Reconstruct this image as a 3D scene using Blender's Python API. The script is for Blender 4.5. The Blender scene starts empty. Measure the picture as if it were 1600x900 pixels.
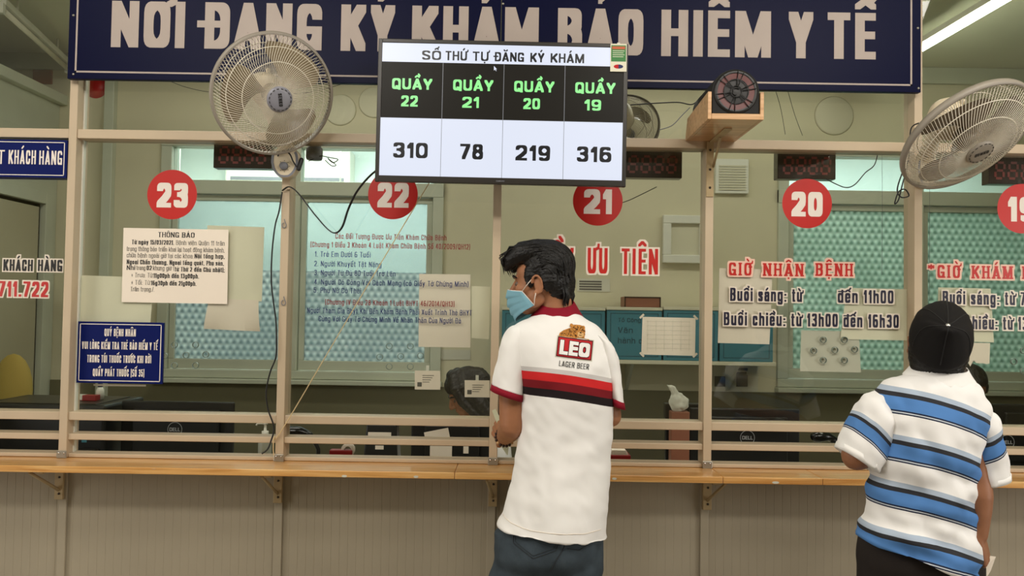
import bpy, bmesh, math, random, unicodedata
from mathutils import Vector, Matrix, noise
from mathutils.bvhtree import BVHTree

random.seed(7)
SC = bpy.context.scene
COL = SC.collection
R = math.radians
# ------------------------------------------------------------------ camera
F = 1244.0                                   # focal length in pixels of the 1600 px frame
CAM = Vector((0, -3.1, 1.5))
ROT = Matrix.Rotation(R(91.7), 3, 'X') @ Matrix.Rotation(R(0.93), 3, 'Z')
cd = bpy.data.cameras.new('camera')
cam = bpy.data.objects.new('camera', cd)
COL.objects.link(cam)
cd.sensor_width = 36.0
cd.lens = F * 36.0 / 1600.0
cd.clip_start = 0.02
cam.matrix_world = Matrix.Translation(CAM) @ ROT.to_4x4()
SC.camera = cam


def P(px, py, y=0.0):
    """the point of the depth plane y seen at a pixel of the photograph"""
    d = ROT @ Vector(((px - 800) / F, -(py - 450) / F, -1))
    return CAM + d * ((y - CAM.y) / d.y)


# ------------------------------------------------------------------ light
SC.view_settings.view_transform = 'Standard'
SC.view_settings.look = 'None'
SC.view_settings.exposure = 0.0
SC.view_settings.gamma = 1.0
SC.view_settings.use_curve_mapping = False
W = bpy.data.worlds.new('world')
SC.world = W
W.use_nodes = True
W.node_tree.nodes['Background'].inputs[0].default_value = (0.75, 0.86, 0.9, 1)
W.node_tree.nodes['Background'].inputs[1].default_value = 0.3
try:
    SC.cycles.use_denoising = True
    SC.cycles.max_bounces = 10
    SC.cycles.transparent_max_bounces = 24
    SC.cycles.sample_clamp_indirect = 6
    SC.cycles.caustics_reflective = False
    SC.cycles.caustics_refractive = False
except Exception:
    pass


def area(name, loc, target, sx, sy, power, color):
    l = bpy.data.lights.new(name, 'AREA')
    l.shape = 'RECTANGLE'
    l.size, l.size_y, l.energy, l.color = sx, sy, power, color
    o = bpy.data.objects.new(name, l)
    o.location = loc
    o.rotation_euler = (Vector(target) - Vector(loc)).to_track_quat('-Z', 'Y').to_euler()
    COL.objects.link(o)


WARM = (1.0, 0.94, 0.86)
area('hall_lamp', (-1.5, -1.7, 3.26), (-1.3, -0.9, 0.6), 1.8, 0.3, 16, WARM)
area('hall_lamp', (1.5, -1.7, 3.26), (1.3, -0.9, 0.6), 1.8, 0.3, 16, WARM)
area('hall_lamp', (-1.5, -2.7, 3.26), (-1.0, -0.5, 0.7), 1.8, 0.3, 43, WARM)
area('hall_lamp', (1.5, -2.7, 3.26), (1.0, -0.5, 0.7), 1.8, 0.3, 43, WARM)
area('side_fill', (-4.9, -2.2, 1.5), (0, -0.5, 1.1), 1.9, 2.0, 82, (1.0, 0.97, 0.93))  # fill light added at the left side wall, out of view
area('side_fill', (4.5, -2.2, 1.5), (0, -0.5, 1.1), 1.9, 2.0, 82, (1.0, 0.97, 0.93))  # matching fill light added at the right, also out of view
area('office_lamp', (-1.2, 0.8, 2.95), (-1.2, 0.8, 0), 1.2, 0.15, 12, (1.0, 0.97, 0.86))
area('office_lamp', (0.9, 0.8, 2.95), (0.9, 0.8, 0), 1.2, 0.15, 9, (1.0, 0.97, 0.86))
area('corridor_lamp', (-1.2, 2.9, 2.9), (-1.2, 3.3, 1.2), 3.0, 0.4, 70, (0.93, 1.0, 0.98))
area('corridor_lamp', (2.3, 2.9, 2.9), (2.3, 3.3, 1.2), 3.0, 0.4, 60, (0.90, 1.0, 0.96))

# ------------------------------------------------------------------ materials
def lin(c):
    r = []
    for v in c[:3]:
        v = v / 255.0
        r.append(v / 12.92 if v <= 0.04045 else ((v + 0.055) / 1.055) ** 2.4)
    return (*r, 1.0)


class NT:
    def __init__(s, m):
        s.t = m.node_tree
        s.b = s.t.nodes.get('Principled BSDF')
        s.out = s.t.nodes.get('Material Output')

    def n(s, typ, **kw):
        nd = s.t.nodes.new(typ)
        for k, v in kw.items():
            setattr(nd, k, v)
        return nd

    def l(s, a, b):
        s.t.links.new(a, b)

    def math(s, op, a, b=None, c=None):
        nd = s.n('ShaderNodeMath', operation=op)
        for i, v in enumerate((a, b, c)):
            if v is None:
                continue
            if isinstance(v, (int, float)):
                nd.inputs[i].default_value = v
            else:
                s.l(v, nd.inputs[i])
        return nd.outputs[0]

    def mixc(s, f, a, b):
        nd = s.n('ShaderNodeMix', data_type='RGBA')
        for i, v in ((0, f), (6, a), (7, b)):
            if isinstance(v, (int, float, tuple)):
                nd.inputs[i].default_value = v
            else:
                s.l(v, nd.inputs[i])
        return nd.outputs[2]


def mat(name, c, rough=0.5, metal=0.0, noise_amt=0.0, noise_scale=8.0, bump=0.0, bump_scale=60.0, spec=0.5, stretch=None, emit=None, coat=0.0):
    m = bpy.data.materials.new(name)
    m.use_nodes = True
    t = NT(m)
    b = t.b
    b.inputs['Base Color'].default_value = lin(c)
    b.inputs['Roughness'].default_value = rough
    b.inputs['Metallic'].default_value = metal
    b.inputs['Specular IOR Level'].default_value = spec
    b.inputs['Coat Weight'].default_value = coat
    if emit:
        b.inputs['Base Color'].default_value = (0.004, 0.004, 0.004, 1)
        b.inputs['Emission Color'].default_value = lin(c)
        b.inputs['Emission Strength'].default_value = emit
    if noise_amt or bump:
        tc = t.n('ShaderNodeTexCoord')
        src = tc.outputs['Object']
        if stretch:
            mp = t.n('ShaderNodeMapping')
            mp.inputs['Scale'].default_value = stretch
            t.l(src, mp.inputs[0])
            src = mp.outputs[0]
        if noise_amt:
            nz = t.n('ShaderNodeTexNoise')
            nz.inputs['Scale'].default_value = noise_scale
            nz.inputs['Detail'].default_value = 5
            t.l(src, nz.inputs['Vector'])
            dark = tuple(v * (1 - noise_amt) for v in lin(c)[:3]) + (1,)
            lite = tuple(min(1, v * (1 + noise_amt)) for v in lin(c)[:3]) + (1,)
            cr = t.n('ShaderNodeValToRGB')
            cr.color_ramp.elements[0].position, cr.color_ramp.elements[1].position = 0.3, 0.7
            cr.color_ramp.elements[0].color, cr.color_ramp.elements[1].color = dark, lite
            t.l(nz.outputs['Fac'], cr.inputs[0])
            t.l(cr.outputs[0], b.inputs['Base Color'])
        if bump:
            nz = t.n('ShaderNodeTexNoise')
            nz.inputs['Scale'].default_value = bump_scale
            nz.inputs['Detail'].default_value = 3
            t.l(src, nz.inputs['Vector'])
            bp = t.n('ShaderNodeBump')
            bp.inputs['Strength'].default_value = bump
            bp.inputs['Distance'].default_value = 0.004
            t.l(nz.outputs['Fac'], bp.inputs['Height'])
            t.l(bp.outputs[0], b.inputs['Normal'])
    return m


def glass_mat(name, tint, refl=1.0):
    m = bpy.data.materials.new(name)
    m.use_nodes = True
    t = NT(m)
    t.t.nodes.remove(t.b)
    tr = t.n('ShaderNodeBsdfTransparent')
    tr.inputs[0].default_value = tint
    gl = t.n('ShaderNodeBsdfGlossy')
    gl.inputs['Roughness'].default_value = 0.015
    ge = t.n('ShaderNodeNewGeometry')
    vm = t.n('ShaderNodeVectorMath', operation='DOT_PRODUCT')
    t.l(ge.outputs['Incoming'], vm.inputs[0])
    t.l(ge.outputs['Normal'], vm.inputs[1])
    k = t.math('POWER', t.math('SUBTRACT', 1.0, t.math('MINIMUM', t.math('ABSOLUTE', vm.outputs['Value']), 1.0)), 5.0)
    mx = t.n('ShaderNodeMixShader')
    t.l(t.math('MULTIPLY', t.math('MULTIPLY_ADD', k, 0.96, 0.04), refl), mx.inputs[0])
    t.l(tr.outputs[0], mx.inputs[1])
    t.l(gl.outputs[0], mx.inputs[2])
    t.l(mx.outputs[0], t.out.inputs[0])
    return m


def frosted_mat(name, dark, light, clear, film=None):
    """patterned glass: little six-petal stars pressed into the pane"""
    m = bpy.data.materials.new(name)
    m.use_nodes = True
    t = NT(m)
    tc = t.n('ShaderNodeTexCoord')
    sep = t.n('ShaderNodeSeparateXYZ')
    t.l(tc.outputs['Object'], sep.inputs[0])
    x, z = sep.outputs[0], sep.outputs[2]
    K = 84.0
    acc = None
    for a in (30, 90, 150):                      # three crossed wave fronts: pressed triangles, light and dark in turn
        u = t.math('ADD', t.math('MULTIPLY', x, math.cos(R(a)) * K), t.math('MULTIPLY', z, math.sin(R(a)) * K))
        w = t.math('SINE', u)
        acc = w if acc is None else t.math('MULTIPLY', acc, w)
    f = t.math('MULTIPLY_ADD', acc, 0.75, 0.42)
    f = t.math('MINIMUM', t.math('MAXIMUM', f, 0.0), 1.0)
    nz = t.n('ShaderNodeTexNoise')
    nz.inputs['Scale'].default_value = 2.5
    t.l(tc.outputs['Object'], nz.inputs['Vector'])
    f = t.math('MULTIPLY', f, t.math('MULTIPLY_ADD', nz.outputs['Fac'], 1.2, 0.4))
    if film is not None:
        f = t.math('MULTIPLY', f, t.math('LESS_THAN', z, film))
    col = t.mixc(f, lin(dark), lin(light))
    tl = t.n('ShaderNodeBsdfTranslucent')
    df = t.n('ShaderNodeBsdfDiffuse')
    gl = t.n('ShaderNodeBsdfGlossy')
    gl.inputs['Roughness'].default_value = 0.25
    tr = t.n('ShaderNodeBsdfTransparent')
    tr.inputs[0].default_value = lin(light)
    bp = t.n('ShaderNodeBump')
    bp.inputs['Strength'].default_value = 0.5
    bp.inputs['Distance'].default_value = 0.01
    t.l(f, bp.inputs['Height'])
    for s in (tl, df):
        t.l(col, s.inputs[0])
        t.l(bp.outputs[0], s.inputs['Normal'])
    t.l(bp.outputs[0], gl.inputs['Normal'])
    mixes = [(0.75, df, tl)]
    last = df.outputs[0]
    if film is not None:                         # above the patterned film the pane is nearly clear
        clear = t.math('MULTIPLY_ADD', t.math('GREATER_THAN', z, film), 0.62, clear)
    for fac, sh in ((0.72, tl), (clear, tr), (0.08, gl)):
        mx = t.n('ShaderNodeMixShader')
        if isinstance(fac, float):
            mx.inputs[0].default_value = fac
        else:
            t.l(fac, mx.inputs[0])
        t.l(last, mx.inputs[1])
        t.l(sh.outputs[0], mx.inputs[2])
        last = mx.outputs[0]
    t.l(last, t.out.inputs[0])
    return m


def wood_mat(name, c1, c2, c3):
    m = bpy.data.materials.new(name)
    m.use_nodes = True
    t = NT(m)
    tc = t.n('ShaderNodeTexCoord')
    mp = t.n('ShaderNodeMapping')
    mp.inputs['Scale'].default_value = (1.3, 22, 22)
    t.l(tc.outputs['Object'], mp.inputs[0])
    nz = t.n('ShaderNodeTexNoise')
    nz.inputs['Scale'].default_value = 2.6
    nz.inputs['Detail'].default_value = 7
    nz.inputs['Distortion'].default_value = 0.6
    t.l(mp.outputs[0], nz.inputs['Vector'])
    cr = t.n('ShaderNodeValToRGB')
    e = cr.color_ramp.elements
    e[0].position, e[0].color = 0.3, lin(c1)
    e[1].position, e[1].color = 0.72, lin(c3)
    k = e.new(0.5)
    k.color = lin(c2)
    t.l(nz.outputs['Fac'], cr.inputs[0])
    t.l(cr.outputs[0], t.b.inputs['Base Color'])
    t.b.inputs['Roughness'].default_value = 0.28
    t.b.inputs['Coat Weight'].default_value = 0.5
    t.b.inputs['Coat Roughness'].default_value = 0.12
    return m


def band_mat(name, base, kx, stops, period=None, rough=0.85, origin=0.0, vmax=None):
    """cloth with woven bands: v = z + kx*x (object space); stops = [(v, colour)] read upwards"""
    m = bpy.data.materials.new(name)
    m.use_nodes = True
    t = NT(m)
    tc = t.n('ShaderNodeTexCoord')
    sep = t.n('ShaderNodeSeparateXYZ')
    t.l(tc.outputs['Object'], sep.inputs[0])
    v = t.math('ADD', sep.outputs[2], t.math('MULTIPLY', sep.outputs[0], kx[0]))
    v = t.math('ADD', v, t.math('MULTIPLY', sep.outputs[1], kx[1]))
    if len(kx) > 2:
        v = t.math('ADD', v, t.math('MULTIPLY', t.math('MULTIPLY', sep.outputs[0], sep.outputs[0]), kx[2]))
    v = t.math('SUBTRACT', v, origin)
    raw = v
    if period:
        v = t.math('MODULO', t.math('ADD', v, 40 * period), period)
    col = lin(base)
    for lo, hi, c in stops:
        inside = t.math('MULTIPLY', t.math('GREATER_THAN', v, lo), t.math('LESS_THAN', v, hi))
        if vmax is not None:
            inside = t.math('MULTIPLY', inside, t.math('LESS_THAN', raw, vmax))
        col = t.mixc(inside, col, lin(c))
    t.l(col, t.b.inputs['Base Color'])
    t.b.inputs['Roughness'].default_value = rough
    t.b.inputs['Specular IOR Level'].default_value = 0.2
    nz = t.n('ShaderNodeTexNoise')
    nz.inputs['Scale'].default_value = 900
    t.l(tc.outputs['Object'], nz.inputs['Vector'])
    bp = t.n('ShaderNodeBump')
    bp.inputs['Strength'].default_value = 0.06
    bp.inputs['Distance'].default_value = 0.002
    t.l(nz.outputs['Fac'], bp.inputs['Height'])
    t.l(bp.outputs[0], t.b.inputs['Normal'])
    return m


M = {}
M['frame'] = mat('cream_aluminium', (198, 179, 152), 0.42, 0.0, 0.05, 5)
M['frame_back'] = mat('office_aluminium', (196, 200, 182), 0.42, 0.0, 0.05, 5)
M['steel'] = mat('galvanised_steel', (170, 166, 155), 0.35, 0.7)
M['screw'] = mat('dark_screw', (70, 62, 52), 0.5, 0.6)
M['glass'] = glass_mat('clear_glass', (0.965, 0.975, 0.955, 1), 1.25)
M['glass_back'] = glass_mat('transom_glass', (0.92, 0.97, 0.96, 1))
M['frost_blue'] = frosted_mat('star_patterned_glass_blue', (150, 168, 174), (234, 242, 242), 0.06, P(600, 425, 1.8).z)
M['frost_green'] = frosted_mat('star_patterned_glass_green', (146, 172, 160), (226, 240, 232), 0.06)
M['ring'] = mat('drilled_glass_edge', (120, 135, 125), 0.2)
M['wall_office'] = mat('office_wall_paint', (212, 206, 178), 0.8, 0, 0.06, 2)
M['shading'] = mat('dark_olive_shading', (112, 108, 82), 0.6, 0, 0.06, 3)  # darker colour stands in for shade low in the office
M['wall_hall'] = mat('hall_wall_paint', (170, 160, 128), 0.8, 0, 0.06, 2)
M['ceil'] = mat('ceiling_paint', (205, 205, 180), 0.9, 0, 0.04, 2)
M['floor'] = mat('floor_tile', (150, 140, 125), 0.35, 0, 0.08, 3)
M['corridor'] = mat('corridor_wall', (224, 236, 234), 0.8, 0, 0.05, 1.4)
M['panel'] = mat('ribbed_pvc_panel', (164, 154, 134), 0.28, 0, 0.10, 1.6, spec=0.55)
M['door'] = mat('door_sheet', (178, 172, 146), 0.5, 0, 0.05, 2)
M['wood'] = wood_mat('varnished_pine', (190, 130, 64), (220, 166, 98), (232, 188, 124))
M['wood_box'] = wood_mat('raw_plywood', (178, 132, 88), (206, 160, 112), (222, 180, 134))
M['navy'] = mat('navy_enamel', (8, 12, 46), 0.4, spec=0.08)
M['navy_small'] = mat('navy_sign_plastic', (17, 28, 90), 0.4, spec=0.1)
M['sign_letter'] = mat('greyed_letter_vinyl', (176, 162, 153), 0.55, noise_amt=0.04, noise_scale=9)
M['white_print'] = mat('white_print', (236, 226, 216), 0.6)
M['red_vinyl'] = mat('red_vinyl', (192, 34, 28), 0.4)
M['rust_print'] = mat('faded_red_print', (132, 40, 36), 0.6)
M['blue_print'] = mat('faded_blue_print', (26, 40, 92), 0.6)
M['ink_navy'] = mat('dark_navy_vinyl', (26, 22, 48), 0.45)
M['halo'] = mat('white_vinyl_outline', (232, 220, 204), 0.5)
M['halo_pink'] = mat('pale_vinyl_outline', (238, 196, 176), 0.5)
M['ink'] = mat('black_ink', (30, 28, 28), 0.6)
M['ink_grey'] = mat('grey_ink', (96, 92, 86), 0.6)
M['paper'] = mat('white_paper', (240, 228, 212), 0.8, 0, 0.02, 6)
M['paper_old'] = mat('yellowed_paper', (234, 229, 206), 0.8, 0, 0.05, 7)
M['paper_grey'] = mat('greyish_paper', (208, 206, 190), 0.8, 0, 0.06, 5)
M['black'] = mat('black_plastic', (22, 22, 21), 0.42)
M['black_gloss'] = mat('glossy_black_plastic', (14, 14, 14), 0.18)
M['dark_frame'] = mat('dark_bezel', (38, 34, 28), 0.35)
M['cable'] = mat('black_cable', (18, 18, 18), 0.45)
M['cord_beige'] = mat('beige_cord', (206, 184, 140), 0.7)
M['fan_wire'] = mat('fan_cage_wire', (222, 214, 196), 0.4)
M['fan_rim'] = mat('fan_rim_plastic', (150, 142, 130), 0.45)
M['fan_body'] = mat('fan_body_plastic', (218, 204, 176), 0.4)
M['fan_hub'] = mat('fan_hub_grey', (140, 140, 150), 0.4)
M['fan_blade'] = mat('smoky_fan_blade', (152, 138, 112), 0.25)
M['fan_blade_b'] = mat('smoky_brown_fan_blade', (120, 108, 92), 0.25)
M['fan_band'] = mat('fan_grey_band', (120, 122, 130), 0.45)
M['scr_white'] = mat('screen_white', (228, 234, 250), 0.3, emit=0.97)
M['scr_black'] = mat('screen_black', (40, 36, 28), 0.35, emit=0.5, spec=0.15)
M['scr_green'] = mat('screen_green', (150, 250, 150), 0.3, emit=1.0)
M['scr_ink'] = mat('screen_ink', (16, 18, 26), 0.3)
M['scr_line'] = mat('screen_line', (150, 152, 156), 0.3, emit=0.8)
M['led_case'] = mat('led_box_smoked', (44, 32, 26), 0.2)
M['led'] = mat('unlit_red_segment', (120, 40, 34), 0.3)
M['skin'] = mat('tan_skin', (164, 112, 80), 0.5, 0, 0.06, 30, 0.05, 160, spec=0.35)
M['skin_dark'] = mat('brown_skin', (150, 102, 74), 0.5, 0, 0.06, 30, 0.05, 160, spec=0.35)
M['hair'] = mat('black_hair', (15, 13, 12), 0.45, 0, 0, 8, 0.9, 40, spec=0.35, stretch=(3, 1, 3))
M['hair_soft'] = mat('dark_brown_hair', (34, 28, 24), 0.45, 0, 0, 8, 0.8, 40, stretch=(3, 3, 1))
M['cloth_white'] = mat('white_cotton', (246, 244, 241), 0.85, 0, 0, 8, 0.06, 700, spec=0.2)
M['maroon'] = mat('maroon_rib_knit', (140, 22, 42), 0.8, 0, 0.05, 40, 0.2, 300, spec=0.2)
M['jeans'] = mat('blue_black_denim', (66, 76, 84), 0.85, 0, 0.22, 16, 0.35, 500, spec=0.15)
M['jean_thread'] = mat('denim_stitch', (44, 48, 52), 0.8)
M['trouser'] = mat('dark_trouser_cloth', (40, 35, 33), 0.85, 0, 0.05, 20, 0.1, 300, spec=0.2)
M['cap'] = mat('black_cap_cloth', (18, 16, 16), 0.8, 0, 0, 8, 0.12, 500, spec=0.25)
M['chrome'] = mat('silver_button', (220, 220, 220), 0.2, 0.9)
M['mask'] = mat('pale_blue_mask_fabric', (128, 176, 194), 0.8, 0, 0.03, 30, 0.1, 300, spec=0.2)
M['strap'] = mat('white_elastic', (238, 226, 216), 0.7)
M['bead_dark'] = mat('dark_wood_bead', (52, 30, 22), 0.3)
M['bead_light'] = mat('tan_bead', (200, 160, 110), 0.3)
M['money'] = mat('greenish_white_slip', (212, 214, 184), 0.7)
M['shoe'] = mat('black_shoe', (30, 28, 27), 0.5)
M['leo_red'] = mat('logo_red', (196, 44, 48), 0.8, spec=0.2)
M['leo_dark'] = mat('logo_dark', (92, 18, 28), 0.8, spec=0.2)
M['leo_gold'] = mat('leopard_gold', (188, 128, 62), 0.8, 0, 0.45, 160, spec=0.2)
M['leo_pale'] = mat('leopard_pale', (214, 172, 116), 0.8, spec=0.2)
M['leo_spot'] = mat('leopard_spot', (66, 40, 24), 0.8, spec=0.2)
M['file_blue'] = mat('blue_file_board', (60, 124, 140), 0.6, 0, 0.06, 5)
M['file_edge'] = mat('dark_blue_file_edge', (34, 78, 92), 0.6)
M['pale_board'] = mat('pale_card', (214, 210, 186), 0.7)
M['redbrown'] = mat('red_brown_wood', (140, 88, 66), 0.5)
M['red_plastic'] = mat('red_plastic', (150, 26, 28), 0.35)
M['gel'] = mat('sanitiser_gel_bottle', (186, 190, 176), 0.2)
M['tube_on'] = mat('lit_fluorescent_tube', (246, 250, 226), 0.4, emit=30.0)
M['tube_off'] = mat('unlit_tube', (215, 212, 190), 0.4)
M['white_plastic'] = mat('white_plastic', (226, 226, 214), 0.4)
M['speaker_red'] = mat('speaker_red_ring', (92, 28, 23), 0.4)
M['speaker_cone'] = mat('speaker_cone', (34, 32, 32), 0.5)
M['rubber'] = mat('black_felt', (17, 16, 16), 0.75)
M['tag_green'] = mat('energy_tag_green', (52, 128, 62), 0.5)
M['tag_orange'] = mat('energy_tag_orange', (196, 92, 50), 0.5)
M['blue_cap'] = mat('dark_blue_cap', (30, 40, 84), 0.4)
M['eye_white'] = mat('eyeball', (96, 76, 64), 0.3)
M['badge'] = mat('grey_badge', (190, 192, 196), 0.4)
M['bracket'] = mat('painted_bracket', (178, 156, 116), 0.5, 0, 0.08, 20)
M['mustard'] = mat('mustard_cloth', (176, 152, 74), 0.8)


# ------------------------------------------------------------------ mesh helpers
class MB:
    def __init__(s):
        s.v, s.f, s.mi, s.sm = [], [], [], []

    def face(s, idx, mi=0, smooth=False):
        s.f.append(tuple(idx)); s.mi.append(mi); s.sm.append(smooth)

    def add(s, verts, faces, mi=0, smooth=False):
        k = len(s.v)
        s.v += [Vector(v) for v in verts]
        for f in faces:
            s.face([k + i for i in f], mi, smooth)

    def box(s, a, b, mi=0, m=None):
        x0, y0, z0 = a
        x1, y1, z1 = b
        vs = [Vector(p) for p in ((x0, y0, z0), (x1, y0, z0), (x1, y1, z0), (x0, y1, z0), (x0, y0, z1), (x1, y0, z1), (x1, y1, z1), (x0, y1, z1))]
        if m is not None:
            vs = [m @ v for v in vs]
        s.add(vs, [(0, 3, 2, 1), (4, 5, 6, 7), (0, 1, 5, 4), (1, 2, 6, 5), (2, 3, 7, 6), (3, 0, 4, 7)], mi)
        return s

    def cbox(s, c, d, mi=0, m=None):
        return s.box([c[i] - d[i] / 2 for i in range(3)], [c[i] + d[i] / 2 for i in range(3)], mi, m)

    def loft(s, rings, mi=0, cap=True, smooth=True, closed=True):
        k = len(s.v)
        n = len(rings[0])
        for r in rings:
            s.v += [Vector(p) for p in r]
        for i in range(len(rings) - 1):
            for j in range(n if closed else n - 1):
                a, b = k + i * n + j, k + i * n + (j + 1) % n
                s.face((a, b, b + n, a + n), mi, smooth)
        if cap and closed:
            s.face([k + j for j in range(n)][::-1], mi, False)
            s.face([k + (len(rings) - 1) * n + j for j in range(n)], mi, False)
        return s

    def tube(s, pts, r, seg=8, mi=0, flat=None, cap=True, up=None):
        pts = [Vector(p) for p in pts]
        rs = r if isinstance(r, (list, tuple)) else [r] * len(pts)
        rings = []
        prev = None
        for i, p in enumerate(pts):
            t = (pts[min(i + 1, len(pts) - 1)] - pts[max(i - 1, 0)]).normalized()
            if prev is None:
                u = Vector(up) if up else (Vector((0, 0, 1)) if abs(t.z) < 0.9 else Vector((1, 0, 0)))
            else:
                u = prev
            u = (u - t * u.dot(t)).normalized()
            prev = u
            w = t.cross(u)
            fa, fb = flat or (1, 1)
            rings.append([p + (u * math.cos(2 * math.pi * j / seg) * fa + w * math.sin(2 * math.pi * j / seg) * fb) * rs[i] for j in range(seg)])
        return s.loft(rings, mi, cap)

    def limb(s, pts, rs, seg=16, mi=0, flat=None, up=None):
        """a tube with rounded ends"""
        pts = [Vector(p) for p in pts]
        P2, R2 = [], []
        t0 = (pts[0] - pts[1]).normalized()
        t1 = (pts[-1] - pts[-2]).normalized()
        for a in (80, 55, 28):
            P2.append(pts[0] + t0 * rs[0] * math.sin(R(a))); R2.append(rs[0] * math.cos(R(a)))
        P2 += pts; R2 += list(rs)
        for a in (28, 55, 80):
            P2.append(pts[-1] + t1 * rs[-1] * math.sin(R(a))); R2.append(rs[-1] * math.cos(R(a)))
        return s.tube(P2, R2, seg, mi, flat, up=up)

    def ball(s, c, r, mi=0, seg=20, rot=None):
        c = Vector(c)
        r = (r, r, r) if isinstance(r, (int, float)) else r
        rings = []
        n = max(6, seg // 2)
        for i in range(1, n):
            th = math.pi * i / n - math.pi / 2
            rings.append([])
            for j in range(seg):
                a = 2 * math.pi * j / seg
                q = Vector((math.cos(th) * math.cos(a) * r[0], math.cos(th) * math.sin(a) * r[1], math.sin(th) * r[2]))
                rings[-1].append(c + (rot @ q if rot else q))
        k = len(s.v)
        s.loft(rings, mi, False)
        lo = Vector((0, 0, -r[2])); hi = Vector((0, 0, r[2]))
        s.v += [c + (rot @ lo if rot else lo), c + (rot @ hi if rot else hi)]
        nl = len(s.v) - 2
        base = k + (len(rings) - 1) * seg
        for j in range(seg):
            s.face((nl, k + (j + 1) % seg, k + j), mi, True)
            s.face((nl + 1, base + j, base + (j + 1) % seg), mi, True)
        return s

    def lathe(s, prof, origin=(0, 0, 0), axis='Z', seg=32, mi=0, m=None, cap=True):
        rings = []
        for r, h in prof:
            ring = []
            for j in range(seg):
                a = 2 * math.pi * j / seg
                c, d = r * math.cos(a), r * math.sin(a)
                p = Vector((c, d, h)) if axis == 'Z' else Vector((c, h, -d)) if axis == 'Y' else Vector((h, c, d))
                p = p + Vector(origin)
                ring.append(m @ p if m is not None else p)
            rings.append(ring)
        return s.loft(rings, mi, cap)

    def prism(s, outline, a, b, mi=0, smooth=False):
        """outline in x,z; thickness along y from a to b"""
        n = len(outline)
        k = len(s.v)
        s.v += [Vector((x, a, z)) for x, z in outline] + [Vector((x, b, z)) for x, z in outline]
        s.face([k + i for i in range(n)], mi)
        s.face([k + n + i for i in range(n)][::-1], mi)
        for i in range(n):
            j = (i + 1) % n
            s.face((k + i, k + n + i, k + n + j, k + j), mi, smooth)
        return s

    def mesh(s, name='m'):
        me = bpy.data.meshes.new(name)
        me.from_pydata([tuple(v) for v in s.v], [], s.f)
        me.polygons.foreach_set('material_index', s.mi)
        me.polygons.foreach_set('use_smooth', s.sm)
        me.update()
        return me

    def build(s, name, mats, parent=None, bevel=0.0, fix=True):
        me = s.mesh(name)
        if fix:
            bm = bmesh.new(); bm.from_mesh(me)
            bmesh.ops.recalc_face_normals(bm, faces=bm.faces[:])
            bm.to_mesh(me); bm.free()
        return link(name, me, mats, parent, bevel)


def link(name, me, mats, parent=None, bevel=0.0):
    for m in (mats if isinstance(mats, (list, tuple)) else [mats]):
        me.materials.append(M[m] if isinstance(m, str) else m)
    o = bpy.data.objects.new(name, me)
    COL.objects.link(o)
    if parent is not None:
        o.parent = parent
        o.matrix_parent_inverse = Matrix.Translation(-parent.location)   # parents are only ever moved, and stay put once children exist
    if bevel:
        b = o.modifiers.new('bevel', 'BEVEL')
        b.width, b.segments, b.limit_method, b.angle_limit = bevel, 2, 'ANGLE', R(40)
    return o


def tag(o, label, cat, group=None, kind=None):
    o['label'] = label
    o['category'] = cat
    if group:
        o['group'] = group
    if kind:
        o['kind'] = kind
    return o


def thing(name, label, cat, loc=(0, 0, 0), group=None):
    o = bpy.data.objects.new(name, None)
    o.empty_display_size = 0.05
    o.location = loc
    COL.objects.link(o)
    return tag(o, label, cat, group)


def struct(o, label, cat):
    return tag(o, label, cat, kind='structure')


def remesh(mb, voxel, smooth_it=4, name='m'):
    me = mb.mesh(name)
    o = bpy.data.objects.new('tmp', me)
    COL.objects.link(o)
    r = o.modifiers.new('r', 'REMESH')
    r.mode, r.voxel_size, r.use_smooth_shade = 'VOXEL', voxel, True
    if smooth_it:
        s = o.modifiers.new('s', 'SMOOTH')
        s.factor, s.iterations = 0.5, smooth_it
    dg = bpy.context.evaluated_depsgraph_get()
    dg.update()
    new = bpy.data.meshes.new_from_object(o.evaluated_get(dg))
    bpy.data.objects.remove(o)
    bpy.data.meshes.remove(me)
    new.name = name
    for p in new.polygons:
        p.use_smooth = True
    return new


def displace(me, fn):
    vn = [v.normal.copy() for v in me.vertices]
    for v, n in zip(me.vertices, vn):
        v.co = v.co + n * fn(v.co, n)
    me.update()


def nz(x, y, z):
    return noise.noise(Vector((x, y, z)))


def bvh_of(me):
    return BVHTree.FromPolygons([v.co.copy() for v in me.vertices], [tuple(p.vertices) for p in me.polygons])


# ------------------------------------------------------------------ lettering
def A_(cx, cy, rx, ry, a0, a1, n=9, e=0.8):
    out = []
    for i in range(n + 1):
        a = R(a0 + (a1 - a0) * i / n)
        c, s = math.cos(a), math.sin(a)
        out.append((cx + rx * math.copysign(abs(c) ** e, c), cy + ry * math.copysign(abs(s) ** e, s)))
    return out


X = 0.72
GL = {}
def G(ch, w, *st):
    GL[ch] = (w, st)
p = lambda *q: ('p', list(q))
d = lambda *q: ('d', list(q))
c = lambda q: ('p', q)
Oring = A_(.5, .7, .5, .3, 0, 180) + A_(.5, .3, .5, .3, 180, 360) + [(1, .7)]
G('A', 1.06, d((0, 0), (.5, 1)), d((1, 0), (.5, 1)), p((.24, .22), (.76, .22)))
G('B', .98, p((0, 0), (0, 1)), c([(0, 1)] + A_(.5, .77, .46, .23, 90, -90) + [(0, .54)]), c([(0, .54)] + A_(.5, .27, .5, .27, 90, -90) + [(0, 0)]))
G('C', .96, c(A_(.5, .72, .5, .28, -6, 180) + A_(.5, .28, .5, .28, 180, 366)))
G('D', 1.0, p((0, 0), (0, 1)), c([(0, 1)] + A_(.4, .7, .6, .3, 90, 0) + A_(.4, .3, .6, .3, 0, -90) + [(0, 0)]))
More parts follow.
